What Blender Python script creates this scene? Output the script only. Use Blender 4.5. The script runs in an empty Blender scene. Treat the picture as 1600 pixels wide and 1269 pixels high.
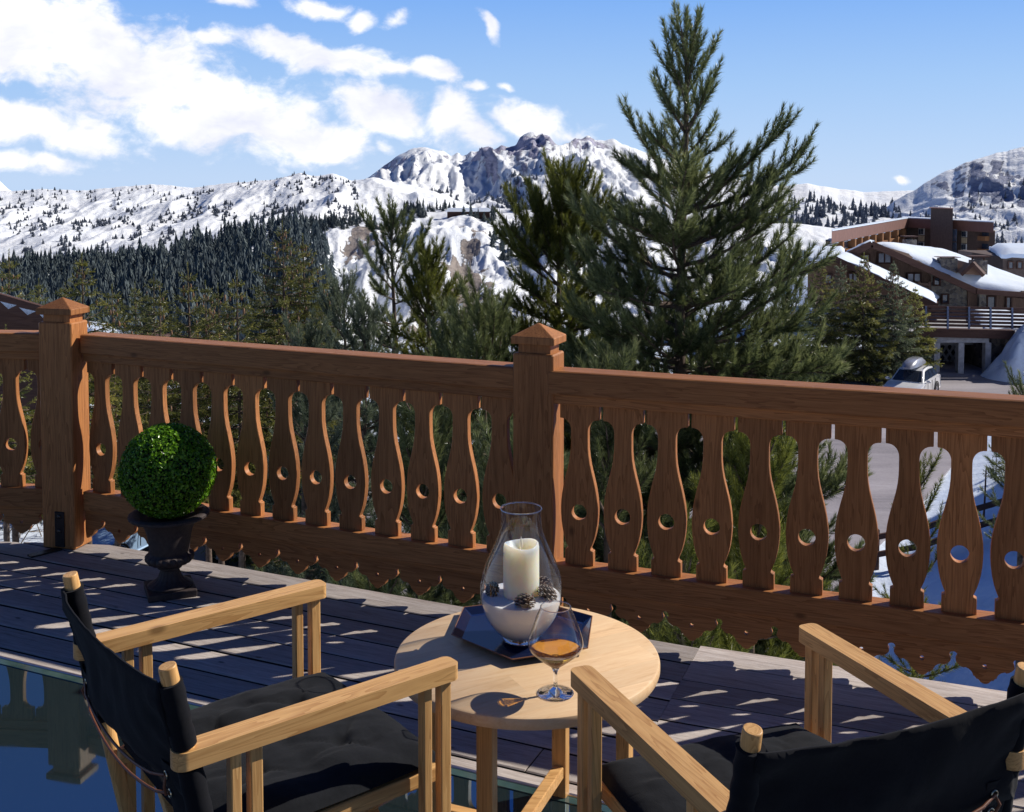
import bpy, math, random
import numpy as np
from mathutils import Vector, Matrix
from mathutils.geometry import tessellate_polygon

random.seed(11)
rng = np.random.default_rng(11)
scene = bpy.context.scene
COL = scene.collection
PI = math.pi

# ------------------------------------------------------------------ objects
def tag(o, label=None, cat=None, group=None, kind=None):
    if label: o['label'] = label
    if cat: o['category'] = cat
    if group: o['group'] = group
    if kind: o['kind'] = kind
    return o

def empty(name, loc=(0, 0, 0), rz=0.0, label=None, cat=None, group=None, kind=None):
    o = bpy.data.objects.new(name, None)
    COL.objects.link(o)
    o.location = loc
    o.rotation_euler = (0, 0, rz)
    o.empty_display_size = 0.1
    return tag(o, label, cat, group, kind)

def link(name, me, mats=None, parent=None, loc=None, rz=None):
    o = bpy.data.objects.new(name, me)
    COL.objects.link(o)
    if mats is not None:
        for m in (mats if isinstance(mats, (list, tuple)) else [mats]):
            if m.name not in [x.name for x in me.materials if x]:
                me.materials.append(m)
    if parent is not None: o.parent = parent
    if loc is not None: o.location = loc
    if rz is not None: o.rotation_euler = (0, 0, rz)
    return o

def kids(o):
    return [c for c in COL.objects if c.parent == o]

def copy_tree(o, parent=None):
    c = o.copy()
    COL.objects.link(c)
    if parent is not None: c.parent = parent
    for ch in kids(o):
        if ch != c: copy_tree(ch, c)
    return c

def np_mesh(name, V, F, tint=None, matidx=None, smooth=False):
    V = np.asarray(V, dtype=np.float32); F = np.asarray(F, dtype=np.int32)
    me = bpy.data.meshes.new(name)
    n, (m, k) = len(V), F.shape
    me.vertices.add(n); me.vertices.foreach_set('co', V.ravel())
    me.loops.add(m * k); me.loops.foreach_set('vertex_index', F.ravel())
    me.polygons.add(m); me.polygons.foreach_set('loop_start', np.arange(0, m * k, k, dtype=np.int32))
    if matidx is not None: me.polygons.foreach_set('material_index', np.asarray(matidx, dtype=np.int32))
    me.polygons.foreach_set('use_smooth', np.full(m, smooth, dtype=bool))
    me.update(calc_edges=True)
    if tint is not None:
        a = me.attributes.new('tint', 'FLOAT', 'POINT')
        a.data.foreach_set('value', np.asarray(tint, dtype=np.float32))
    return me

class MB:
    """collects simple shapes into one mesh"""
    def __init__(s): s.v = []; s.f = []; s.m = []; s.t = []
    def add(s, V, F, mi=0, tint=0.5, M=None):
        b = len(s.v)
        for p in V:
            p = Vector(p)
            if M is not None: p = M @ p
            s.v.append(tuple(p)); s.t.append(tint)
        for f in F:
            s.f.append(tuple(b + i for i in f)); s.m.append(mi)
        return s
    def box(s, x0, x1, y0, y1, z0, z1, mi=0, M=None, tint=0.5, ch=0.0):
        if ch <= 0:
            V = [(x0,y0,z0),(x1,y0,z0),(x1,y1,z0),(x0,y1,z0),(x0,y0,z1),(x1,y0,z1),(x1,y1,z1),(x0,y1,z1)]
            F = [(0,3,2,1),(4,5,6,7),(0,1,5,4),(1,2,6,5),(2,3,7,6),(3,0,4,7)]
        else:
            c = min(ch, .45*(x1-x0), .45*(y1-y0), .45*(z1-z0))
            V = []
            for (z, i) in ((z0, c), (z0+c, 0), (z1-c, 0), (z1, c)):
                a0, a1, b0, b1 = x0+i, x1-i, y0+i, y1-i
                k = c if i == 0 else c*.4
                V += [(a0+k,b0,z),(a1-k,b0,z),(a1,b0+k,z),(a1,b1-k,z),(a1-k,b1,z),(a0+k,b1,z),(a0,b1-k,z),(a0,b0+k,z)]
            F = [tuple(reversed(range(8))), tuple(range(24, 32))]
            for r in range(3):
                for j in range(8):
                    F.append((r*8+j, r*8+(j+1) % 8, r*8+8+(j+1) % 8, r*8+8+j))
        return s.add(V, F, mi, tint, M)
    def bar(s, a, b, w, h, mi=0, ch=0.0, up=(0, 0, 1), tint=.5):
        """rectangular bar from a to b, w across, h along 'up'"""
        a = Vector(a); b = Vector(b); d = b - a; L = d.length; d.normalize()
        u = Vector(up); x = d.cross(u)
        if x.length < 1e-4: x = d.cross(Vector((0, 1, 0)))
        x.normalize(); u = x.cross(d)
        M = Matrix(((x.x, d.x, u.x, a.x), (x.y, d.y, u.y, a.y), (x.z, d.z, u.z, a.z), (0, 0, 0, 1)))
        return s.box(-w/2, w/2, 0, L, -h/2, h/2, mi, M, tint, ch)
    def tube(s, pts, radii, seg=8, mi=0, cap=True, tint=.5):
        pts = [Vector(p) for p in pts]; n = len(pts)
        if not hasattr(radii, '__len__'): radii = [radii]*n
        V = []; F = []
        ref = Vector((0, 0, 1)); prevx = None
        for i, p in enumerate(pts):
            d = (pts[min(i+1, n-1)] - pts[max(i-1, 0)]).normalized()
            x = d.cross(ref) if prevx is None else (prevx - d*prevx.dot(d))
            if x.length < 1e-3: x = d.cross(Vector((1, .1, 0)))
            x.normalize(); y = d.cross(x); prevx = x
            for k in range(seg):
                a = 2*PI*k/seg
                V.append(p + (x*math.cos(a) + y*math.sin(a))*radii[i])
        for i in range(n-1):
            for k in range(seg):
                k2 = (k+1) % seg
                F.append((i*seg+k, i*seg+k2, (i+1)*seg+k2, (i+1)*seg+k))
        if cap:
            F.append(tuple(range(seg-1, -1, -1))); F.append(tuple((n-1)*seg+k for k in range(seg)))
        return s.add(V, F, mi, tint)
    def lathe(s, prof, seg=48, c=(0, 0, 0), mi=0, tint=.5, capb=False, capt=False, fn=None):
        V = []; F = []; n = len(prof)
        for (r, z) in prof:
            for k in range(seg):
                a = 2*PI*k/seg
                rr = r if fn is None else fn(r, z, a)
                V.append((c[0]+rr*math.cos(a), c[1]+rr*math.sin(a), c[2]+z))
        for i in range(n-1):
            for k in range(seg):
                k2 = (k+1) % seg
                F.append((i*seg+k, i*seg+k2, (i+1)*seg+k2, (i+1)*seg+k))
        if capb: F.append(tuple(range(seg-1, -1, -1)))
        if capt: F.append(tuple((n-1)*seg+k for k in range(seg)))
        return s.add(V, F, mi, tint)
    def prism(s, outer, y0, y1, holes=(), mi=0, M=None, tint=.5, plane='xz'):
        """outline in x,z extruded from y0 to y1 (plane 'xz'), or in x,y extruded in z (plane 'xy')"""
        loops = [list(outer)] + [list(h) for h in holes]
        flat = [p for l in loops for p in l]
        tris = tessellate_polygon([[Vector((p[0], p[1], 0)) for p in l] for l in loops])
        n = len(flat)
        if plane == 'xz': V = [(p[0], y0, p[1]) for p in flat] + [(p[0], y1, p[1]) for p in flat]
        else: V = [(p[0], p[1], y0) for p in flat] + [(p[0], p[1], y1) for p in flat]
        F = []
        for t in tris:
            a, b, c = [flat[i] for i in t]
            ccw = (b[0]-a[0])*(c[1]-a[1]) - (b[1]-a[1])*(c[0]-a[0]) > 0
            t = tuple(t) if ccw else tuple(reversed(t))
            if plane == 'xz':
                F.append(t); F.append(tuple(n+i for i in reversed(t)))
            else:
                F.append(tuple(reversed(t))); F.append(tuple(n+i for i in t))
        base = 0
        for li, l in enumerate(loops):
            area = sum(l[i][0]*l[(i+1) % len(l)][1]-l[(i+1) % len(l)][0]*l[i][1] for i in range(len(l)))
            ccw = (area > 0) == (li == 0)
            for i in range(len(l)):
                a, b = base+i, base+(i+1) % len(l)
                q = (a, b, n+b, n+a) if ccw else (b, a, n+a, n+b)
                F.append(q if plane != 'xz' else tuple(reversed(q)))
            base += len(l)
        return s.add(V, F, mi, tint, M)
    def ell(s, c, r, seg=10, rings=6, mi=0, M=None, tint=.5):
        V = []; F = []
        for i in range(rings+1):
            t = PI*i/rings
            for k in range(seg):
                a = 2*PI*k/seg
                V.append((c[0]+r[0]*math.sin(t)*math.cos(a), c[1]+r[1]*math.sin(t)*math.sin(a), c[2]-r[2]*math.cos(t)))
        for i in range(rings):
            for k in range(seg):
                k2 = (k+1) % seg
                F.append((i*seg+k, i*seg+k2, (i+1)*seg+k2, (i+1)*seg+k))
        return s.add(V, F, mi, tint, M)
    def mesh(s, name, smooth=None):
        me = bpy.data.meshes.new(name)
        me.from_pydata(s.v, [], s.f)
        me.polygons.foreach_set('material_index', s.m)
        a = me.attributes.new('tint', 'FLOAT', 'POINT'); a.data.foreach_set('value', s.t)
        if smooth is not None:
            me.polygons.foreach_set('use_smooth', [True]*len(me.polygons))
            me.set_sharp_from_angle(angle=math.radians(smooth))
        me.update()
        return me
    def build(s, name, mats, parent=None, smooth=None, bevel=0, loc=None, rz=None, seg=2):
        o = link(name, s.mesh(name, smooth), mats, parent, loc, rz)
        if bevel:
            b = o.modifiers.new('edge', 'BEVEL'); b.width = bevel; b.segments = seg
            b.limit_method = 'ANGLE'; b.angle_limit = math.radians(35); b.harden_normals = False
        return o

def circle(cx, cy, r, n=24, a0=0):
    return [(cx+r*math.cos(a0+2*PI*i/n), cy+r*math.sin(a0+2*PI*i/n)) for i in range(n)]

# ------------------------------------------------------------------ camera model (for reading positions off the photograph)
F_PX, PITCH, Y0, HC = 1719.6, 0.0512, 369.9, 1.708
DZ = -0.03                      # deck top
def ray(x, y):
    u = (x-800)/F_PX; w = (Y0-y)/F_PX
    return np.array([u, math.cos(PITCH)+w*math.sin(PITCH), -math.sin(PITCH)+w*math.cos(PITCH)])
def at(x, y, Y):
    d = ray(x, y); return np.array([0, 0, HC]) + d*(Y/d[1])
def on(x, y, z):
    d = ray(x, y); return np.array([0, 0, HC]) + d*((z-HC)/d[2])

# ------------------------------------------------------------------ noise
def _hash(ix, iy, seed):
    n = (ix.astype(np.int64)*374761393 + iy.astype(np.int64)*668265263 + seed*1442695041) & 0x7fffffff
    n = ((n ^ (n >> 13))*1274126177) & 0x7fffffff
    return ((n ^ (n >> 16)) & 0xffff)/65535.0
def vnoise(x, y, seed=0):
    x = np.asarray(x, float); y = np.asarray(y, float)
    ix, iy = np.floor(x), np.floor(y); fx, fy = x-ix, y-iy
    fx = fx*fx*fx*(fx*(fx*6-15)+10); fy = fy*fy*fy*(fy*(fy*6-15)+10)
    a, b = _hash(ix, iy, seed), _hash(ix+1, iy, seed); c, d = _hash(ix, iy+1, seed), _hash(ix+1, iy+1, seed)
    return (a+(b-a)*fx)*(1-fy) + (c+(d-c)*fx)*fy
def fbm(x, y, o=5, seed=0, gain=.5, ridged=False):
    s = 0; amp = 1; tot = 0
    for i in range(o):
        n = vnoise(x, y, seed+i*17)
        if ridged: n = 1-np.abs(2*n-1)
        s = s+n*amp; tot += amp; amp *= gain
        x, y = (x*1.6-y*1.2)*1.02+13.1, (x*1.2+y*1.6)*1.02+7.7
    return s/tot
# ------------------------------------------------------------------ materials
def new_mat(name):
    m = bpy.data.materials.new(name); m.use_nodes = True
    nt = m.node_tree
    for n in list(nt.nodes): nt.nodes.remove(n)
    out = nt.nodes.new('ShaderNodeOutputMaterial')
    return m, nt, out
def nd(nt, typ, **kw):
    n = nt.nodes.new(typ)
    for k, v in kw.items():
        if k == 'ins':
            for kk, vv in v.items():
                if isinstance(vv, bpy.types.NodeSocket): nt.links.new(vv, n.inputs[kk])
                else: n.inputs[kk].default_value = vv
        else: setattr(n, k, v)
    return n
def mth(nt, op, a, b=None, c=None, clamp=False):
    n = nt.nodes.new('ShaderNodeMath'); n.operation = op; n.use_clamp = clamp
    for i, v in enumerate((a, b, c)):
        if v is None: continue
        if isinstance(v, bpy.types.NodeSocket): nt.links.new(v, n.inputs[i])
        else: n.inputs[i].default_value = v
    return n.outputs[0]
def mixc(nt, f, a, b, mode='MIX'):
    n = nt.nodes.new('ShaderNodeMix'); n.data_type = 'RGBA'; n.blend_type = mode
    for s, v in ((n.inputs[0], f), (n.inputs[6], a), (n.inputs[7], b)):
        if isinstance(v, bpy.types.NodeSocket): nt.links.new(v, s)
        else: s.default_value = v if not isinstance(v, tuple) else (v if len(v) == 4 else v+(1,))
    return n.outputs[2]
def ramp(nt, f, stops, interp='LINEAR'):
    n = nt.nodes.new('ShaderNodeValToRGB'); cr = n.color_ramp; cr.interpolation = interp
    while len(cr.elements) < len(stops): cr.elements.new(.5)
    for e, (p, c) in zip(cr.elements, stops):
        e.position = p; e.color = c if len(c) == 4 else tuple(c)+(1,)
    nt.links.new(f, n.inputs[0])
    return n.outputs[0]
def g(v): return (v, v, v, 1)
def coords(nt, scale=(1, 1, 1), kind='Object', rand=True):
    tc = nt.nodes.new('ShaderNodeTexCoord'); v = tc.outputs[kind]
    if rand:
        oi = nt.nodes.new('ShaderNodeObjectInfo')
        cx = nd(nt, 'ShaderNodeCombineXYZ', ins={0: mth(nt, 'MULTIPLY', oi.outputs['Random'], 37.), 1: mth(nt, 'MULTIPLY', oi.outputs['Random'], 91.), 2: mth(nt, 'MULTIPLY', oi.outputs['Random'], 53.)})
        a = nd(nt, 'ShaderNodeVectorMath', operation='ADD', ins={0: v, 1: cx.outputs[0]}); v = a.outputs[0]
    mp = nd(nt, 'ShaderNodeVectorMath', operation='MULTIPLY', ins={0: v, 1: scale})
    return mp.outputs[0]
def noise(nt, vec, scale=5, detail=4, rough=.5, dist=0, out='Fac'):
    n = nd(nt, 'ShaderNodeTexNoise', ins={'Vector': vec, 'Scale': scale, 'Detail': detail, 'Roughness': rough, 'Distortion': dist})
    return n.outputs[out]
def bump(nt, h, strength=.3, dist=.01, normal=None):
    n = nd(nt, 'ShaderNodeBump', ins={'Height': h, 'Strength': strength, 'Distance': dist})
    if normal is not None: nt.links.new(normal, n.inputs['Normal'])
    return n.outputs[0]
def principled(nt, out, **ins):
    p = nt.nodes.new('ShaderNodeBsdfPrincipled')
    for k, v in ins.items():
        k = k.replace('_', ' ')
        if isinstance(v, bpy.types.NodeSocket): nt.links.new(v, p.inputs[k])
        else: p.inputs[k].default_value = v if not isinstance(v, tuple) or len(v) != 3 or p.inputs[k].type != 'RGBA' else v+(1,)
    nt.links.new(p.outputs[0], out.inputs[0])
    return p

def wood(name, light, dark, axis='x', fine=1.0, rough=.5, spec=.35, var=.25, knots=True, bumpy=.25, tintattr=False):
    """long-grained timber: streaks run along 'axis' of the object"""
    m, nt, out = new_mat(name)
    L, S = .35*fine, 6.0*fine
    sc = {'x': (L, S, S), 'y': (S, L, S), 'z': (S, S, L)}[axis]
    v = coords(nt, sc)
    big = noise(nt, v, 2.2, 3, .55, .6)
    warp = noise(nt, v, 4.5, 2, .5, 1.2)
    w = nd(nt, 'ShaderNodeTexNoise', ins={'Vector': v, 'Scale': 9., 'Detail': 6., 'Roughness': .7, 'Distortion': 1.4}).outputs['Fac']
    fibre = noise(nt, v, 42, 3, .6)
    grain = mth(nt, 'ADD', mth(nt, 'MULTIPLY', w, .6), mth(nt, 'MULTIPLY', fibre, .4))
    ring = mth(nt, 'FRACT', mth(nt, 'MULTIPLY', warp, 7.0))
    ring = mth(nt, 'POWER', ring, 2.0)
    f = mth(nt, 'ADD', mth(nt, 'MULTIPLY', grain, .75), mth(nt, 'MULTIPLY', ring, .3))
    c = ramp(nt, f, [(.25, light), (.5, tuple(.55*a+.45*b for a, b in zip(light, dark))), (.8, dark)])
    oi = nt.nodes.new('ShaderNodeObjectInfo')
    val = mth(nt, 'ADD', mth(nt, 'MULTIPLY', oi.outputs['Random'], var), 1-var/2)
    val = mth(nt, 'MULTIPLY', val, mth(nt, 'ADD', mth(nt, 'MULTIPLY', big, .5), .75))
    if tintattr:
        at_ = nd(nt, 'ShaderNodeAttribute', attribute_name='tint')
        val = mth(nt, 'MULTIPLY', val, mth(nt, 'ADD', at_.outputs['Fac'], .5))
    c = mixc(nt, 1.0, c, nd(nt, 'ShaderNodeCombineXYZ', ins={0: val, 1: val, 2: val}).outputs[0], 'MULTIPLY')
    if knots:
        kv = coords(nt, tuple(s*.55 for s in ((1.1, 2.2, 2.2) if axis == 'x' else (2.2, 2.2, 1.1) if axis == 'z' else (2.2, 1.1, 2.2))))
        vo = nd(nt, 'ShaderNodeTexVoronoi', ins={'Vector': kv, 'Scale': 5.0, 'Randomness': 1.0}).outputs['Distance']
        k = ramp(nt, vo, [(.035, g(1)), (.085, g(0))])
        c = mixc(nt, mth(nt, 'MULTIPLY', k, .65), c, tuple(x*.35 for x in dark))
    r = mth(nt, 'ADD', mth(nt, 'MULTIPLY', grain, .25), rough-.12)
    principled(nt, out, Base_Color=c, Roughness=r, Specular_IOR_Level=spec, Normal=bump(nt, f, bumpy, .002))
    return m

RAIL_L, RAIL_D = (.53, .225, .078), (.22, .078, .021)
M = {}
M['rail_x'] = wood('stained_larch_along', RAIL_L, RAIL_D, 'x', 1.0, .5, .3, .3, True, .35)
M['rail_z'] = wood('stained_larch_upright', RAIL_L, RAIL_D, 'z', 1.0, .5, .3, .45, True, .35)
TEAK_L, TEAK_D = (.84, .50, .195), (.46, .215, .065)
M['teak_x'] = wood('oiled_teak_along', TEAK_L, TEAK_D, 'x', 1.1, .42, .4, .22, True, .14)
M['teak_y'] = wood('oiled_teak_across', TEAK_L, TEAK_D, 'y', 1.1, .42, .4, .12, False, .08)
M['teak_z'] = wood('oiled_teak_upright', TEAK_L, TEAK_D, 'z', 1.1, .42, .4, .22, False, .14)

def deck_mat():
    m, nt, out = new_mat('weathered_deck_boards')
    tc = nt.nodes.new('ShaderNodeTexCoord')
    at_ = nd(nt, 'ShaderNodeAttribute', attribute_name='tint')
    off = nd(nt, 'ShaderNodeCombineXYZ', ins={0: mth(nt, 'MULTIPLY', at_.outputs['Fac'], 61.), 1: mth(nt, 'MULTIPLY', at_.outputs['Fac'], 23.), 2: 0.})
    a = nd(nt, 'ShaderNodeVectorMath', operation='ADD', ins={0: tc.outputs['Object'], 1: off.outputs[0]}).outputs[0]
    v = nd(nt, 'ShaderNodeVectorMath', operation='MULTIPLY', ins={0: a, 1: (.55, 9., 9.)}).outputs[0]
    grain = noise(nt, v, 7, 8, .72, .9)
    fibre = noise(nt, v, 38, 3, .65)
    blot = noise(nt, a, 1.7, 5, .6)
    f = mth(nt, 'ADD', mth(nt, 'MULTIPLY', grain, .65), mth(nt, 'MULTIPLY', fibre, .35))
    c = ramp(nt, f, [(.28, (.19, .145, .12)), (.48, (.49, .425, .38)), (.72, (.72, .66, .61))])
    val = mth(nt, 'ADD', mth(nt, 'MULTIPLY', at_.outputs['Fac'], .45), .72)
    val = mth(nt, 'MULTIPLY', val, mth(nt, 'ADD', mth(nt, 'MULTIPLY', blot, .6), .68))
    c = mixc(nt, 1.0, c, nd(nt, 'ShaderNodeCombineXYZ', ins={0: val, 1: val, 2: val}).outputs[0], 'MULTIPLY')
    vo = nd(nt, 'ShaderNodeTexVoronoi', ins={'Vector': nd(nt, 'ShaderNodeVectorMath', operation='MULTIPLY', ins={0: a, 1: (1.2, 2.6, 1)}).outputs[0], 'Scale': 3.2}).outputs['Distance']
    k = ramp(nt, vo, [(.03, g(1)), (.07, g(0))])
    c = mixc(nt, mth(nt, 'MULTIPLY', k, .7), c, (.07, .05, .04))
    principled(nt, out, Base_Color=c, Roughness=mth(nt, 'ADD', mth(nt, 'MULTIPLY', blot, .3), .55), Specular_IOR_Level=.08, Normal=bump(nt, f, .7, .003))
    return m
M['deck'] = deck_mat()

def simple(name, col, rough=.6, metal=0., spec=.5, nscale=30., namt=.2, bumpy=0., bdist=.002, coat=0., kind='Object'):
    m, nt, out = new_mat(name)
    v = coords(nt, (1, 1, 1), kind, False)
    n = noise(nt, v, nscale, 4, .6)
    lo, hi = tuple(x*(1-namt) for x in col), tuple(min(1, x*(1+namt)) for x in col)
    c = ramp(nt, n, [(.3, lo), (.7, hi)])
    kw = dict(Base_Color=c, Roughness=rough, Metallic=metal, Specular_IOR_Level=spec, Coat_Weight=coat)
    if bumpy: kw['Normal'] = bump(nt, n, bumpy, bdist)
    principled(nt, out, **kw)
    return m

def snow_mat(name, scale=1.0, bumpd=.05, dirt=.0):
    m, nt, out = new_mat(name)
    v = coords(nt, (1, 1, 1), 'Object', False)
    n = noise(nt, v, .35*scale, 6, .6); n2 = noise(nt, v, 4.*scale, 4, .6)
    c = ramp(nt, n, [(.3, (.66, .76, .93)), (.7, (.80, .87, .95))])  # blue of shaded snow put into the base colour
    if dirt:
        d = ramp(nt, noise(nt, v, 1.3*scale, 8, .7), [(.55, g(0)), (.75, g(1))])
        c = mixc(nt, mth(nt, 'MULTIPLY', d, dirt), c, (.35, .32, .30))
    h = mth(nt, 'ADD', n, mth(nt, 'MULTIPLY', n2, .25))
    principled(nt, out, Base_Color=c, Roughness=.7, Specular_IOR_Level=.25, Normal=bump(nt, h, .6, bumpd))
    return m
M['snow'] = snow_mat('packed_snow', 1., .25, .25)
M['roof_snow'] = snow_mat('roof_snow', 2., .08, .05)

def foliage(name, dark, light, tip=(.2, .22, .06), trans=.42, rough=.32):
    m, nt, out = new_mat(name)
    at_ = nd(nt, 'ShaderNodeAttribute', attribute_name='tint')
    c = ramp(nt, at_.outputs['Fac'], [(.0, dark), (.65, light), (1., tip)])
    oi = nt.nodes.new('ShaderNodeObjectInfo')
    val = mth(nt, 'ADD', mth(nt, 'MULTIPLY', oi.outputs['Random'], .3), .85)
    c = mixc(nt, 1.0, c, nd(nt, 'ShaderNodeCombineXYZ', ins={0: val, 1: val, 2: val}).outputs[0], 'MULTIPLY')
    p = nt.nodes.new('ShaderNodeBsdfPrincipled')
    nt.links.new(c, p.inputs['Base Color']); p.inputs['Roughness'].default_value = rough
    p.inputs['Specular IOR Level'].default_value = .45
    t = nt.nodes.new('ShaderNodeBsdfTranslucent'); nt.links.new(c, t.inputs[0])
    mx = nt.nodes.new('ShaderNodeMixShader'); mx.inputs[0].default_value = trans
    nt.links.new(p.outputs[0], mx.inputs[1]); nt.links.new(t.outputs[0], mx.inputs[2])
    nt.links.new(mx.outputs[0], out.inputs[0])
    return m
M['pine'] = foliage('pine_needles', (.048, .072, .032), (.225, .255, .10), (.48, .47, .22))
M['pine_warm'] = foliage('sunlit_pine_needles', (.055, .075, .016), (.25, .265, .05), (.46, .44, .09))  # yellower copy of the pine needles, sunlight put into the colour
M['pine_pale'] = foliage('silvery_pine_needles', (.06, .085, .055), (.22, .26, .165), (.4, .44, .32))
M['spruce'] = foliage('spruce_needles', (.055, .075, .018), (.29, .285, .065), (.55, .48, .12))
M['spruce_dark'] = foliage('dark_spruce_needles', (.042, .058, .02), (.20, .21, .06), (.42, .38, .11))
M['spruce_sun'] = foliage('sunlit_spruce_needles', (.08, .10, .03), (.40, .40, .11), (.66, .58, .2))  # brighter copy for the shaded row, sunlight put into the colour
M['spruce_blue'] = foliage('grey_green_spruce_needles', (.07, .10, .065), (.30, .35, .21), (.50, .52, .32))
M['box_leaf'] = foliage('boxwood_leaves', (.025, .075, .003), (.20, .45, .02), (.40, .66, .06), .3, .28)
M['bark'] = simple('conifer_bark', (.13, .095, .075), .9, 0, .2, 18., .5, .6, .01)
M['bark_red'] = simple('reddish_pine_bark', (.17, .11, .08), .9, 0, .2, 22., .5, .6, .01)
M['cone'] = simple('hanging_cones', (.25, .145, .085), .7, 0, .3, 60., .4)
M['twig'] = simple('bare_twigs', (.26, .19, .12), .85, 0, .2, 30., .4)

def mountain(name, snow_lo, snow_hi, rock_a, rock_b, nscale, slope_w, bumpd, bias=0.):
    """snow on the gentle faces, rock on the steep ones, both broken up by noise"""
    m, nt, out = new_mat(name)
    geo = nt.nodes.new('ShaderNodeNewGeometry')
    tc = nt.nodes.new('ShaderNodeTexCoord')
    v = tc.outputs['Object']
    sep = nd(nt, 'ShaderNodeSeparateXYZ', ins={0: geo.outputs['Normal']})
    at_ = nd(nt, 'ShaderNodeAttribute', attribute_name='tint')
    n1 = noise(nt, v, nscale, 8, .68, .4); n2 = noise(nt, v, nscale*6, 6, .7)
    vs = nd(nt, 'ShaderNodeVectorMath', operation='MULTIPLY', ins={0: v, 1: (1., 1., 3.2)}).outputs[0]
    strata = noise(nt, vs, nscale*2.2, 7, .7, .5)
    steep = mth(nt, 'SUBTRACT', 1., sep.outputs[2])
    gv = nd(nt, 'ShaderNodeVectorMath', operation='MULTIPLY', ins={0: v, 1: (1., .12, .35)}).outputs[0]
    gully = noise(nt, gv, nscale*3.2, 6, .65, .5)
    s = mth(nt, 'ADD', mth(nt, 'MULTIPLY', steep, slope_w), mth(nt, 'MULTIPLY', mth(nt, 'SUBTRACT', gully, .5), .9))
    s = mth(nt, 'ADD', s, mth(nt, 'MULTIPLY', mth(nt, 'SUBTRACT', n1, .5), 1.1))
    s = mth(nt, 'ADD', s, mth(nt, 'MULTIPLY', mth(nt, 'SUBTRACT', n2, .5), .9))
    s = mth(nt, 'ADD', s, mth(nt, 'MULTIPLY', mth(nt, 'SUBTRACT', at_.outputs['Fac'], .5), 1.6))
    rockf = ramp(nt, mth(nt, 'ADD', s, bias), [(.50, g(0)), (.60, g(1))])
    rock = ramp(nt, strata, [(.3, rock_a), (.7, rock_b)])
    snow = ramp(nt, mth(nt, 'ADD', mth(nt, 'MULTIPLY', n1, .5), mth(nt, 'MULTIPLY', gully, .5)), [(.35, snow_lo), (.6, snow_hi)])
    c = mixc(nt, rockf, snow, rock)
    h = mth(nt, 'ADD', mth(nt, 'MULTIPLY', n1, .7), mth(nt, 'MULTIPLY', strata, mth(nt, 'ADD', mth(nt, 'MULTIPLY', rockf, .6), .12)))
    principled(nt, out, Base_Color=c, Roughness=.85, Specular_IOR_Level=.15, Normal=bump(nt, h, .9, bumpd))
    return m
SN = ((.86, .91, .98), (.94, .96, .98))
M['mt_far'] = mountain('alpine_cliffs_and_snow', *SN, (.36, .36, .50), (.58, .56, .68), .0050, 1.25, 45., .0)  # bluish far rock, here and on the ridges: haze put into the colour
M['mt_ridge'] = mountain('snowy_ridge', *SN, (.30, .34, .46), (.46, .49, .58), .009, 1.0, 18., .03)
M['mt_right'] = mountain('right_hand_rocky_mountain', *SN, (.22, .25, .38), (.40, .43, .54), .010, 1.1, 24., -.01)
M['mt_mid'] = mountain('ski_slope_with_outcrops', *SN, (.24, .20, .18), (.42, .37, .34), .02, .95, 6., -.22)

def asphalt():
    m, nt, out = new_mat('salted_asphalt')
    v = coords(nt, (1, 1, 1), 'Object', False)
    n = noise(nt, v, .16, 6, .6, .4); n2 = noise(nt, v, 9., 4, .7)
    trk = nd(nt, 'ShaderNodeVectorMath', operation='MULTIPLY', ins={0: v, 1: (.12, 1.1, 1)}).outputs[0]
    n3 = noise(nt, trk, .8, 6, .65, 1.)
    f = mth(nt, 'ADD', mth(nt, 'MULTIPLY', n, .5), mth(nt, 'ADD', mth(nt, 'MULTIPLY', n2, .15), mth(nt, 'MULTIPLY', n3, .35)))
    c = ramp(nt, f, [(.34, (.15, .14, .155)), (.47, (.29, .265, .285)), (.55, (.36, .33, .35)), (.68, (.50, .47, .50))])
    principled(nt, out, Base_Color=c, Roughness=.75, Specular_IOR_Level=.3, Normal=bump(nt, n2, .4, .02))
    return m
M['asphalt'] = asphalt()
M['black_cloth'] = None
def canvas(name, col, rough=.9, wrink=.5):
    m, nt, out = new_mat(name)
    v = coords(nt, (1, 1, 1), 'Object', False)
    w1 = nd(nt, 'ShaderNodeTexWave', ins={'Vector': v, 'Scale': 260., 'Distortion': 0.}).outputs['Fac']
    w2 = nd(nt, 'ShaderNodeTexWave', bands_direction='Z', ins={'Vector': v, 'Scale': 260., 'Distortion': 0.}).outputs['Fac']
    weave = mth(nt, 'MULTIPLY', w1, w2)
    n = noise(nt, v, 12, 5, .6, .5); dust = noise(nt, v, 160, 3, .7)
    c = ramp(nt, mth(nt, 'ADD', mth(nt, 'MULTIPLY', n, .6), mth(nt, 'MULTIPLY', dust, .4)), [(.3, tuple(x*.75 for x in col)), (.75, tuple(x*1.5 for x in col))])
    b = bump(nt, weave, .15, .0006)
    b = bump(nt, n, wrink, .006, b)
    p = principled(nt, out, Base_Color=c, Roughness=rough, Specular_IOR_Level=.12, Sheen_Weight=.05, Normal=b)
    return m
M['black_cloth'] = canvas('black_canvas', (.0065, .007, .010), .9, .35)
M['cushion'] = canvas('charcoal_cushion_cloth', (.0095, .0105, .013), .88, .5)
M['cord'] = simple('leather_cord', (.16, .055, .025), .5)
M['brass'] = simple('brass_eyelet', (.75, .62, .42), .3, 1.)
M['iron'] = simple('dark_cast_iron', (.052, .038, .036), .62, 0, .4, 70., .3, .5, .0015)
M['bracket'] = simple('dark_steel_bracket', (.035, .03, .03), .5, .6, .5, 40., .3)
M['bolt'] = simple('steel_bolt', (.09, .085, .08), .4, .9)
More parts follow.
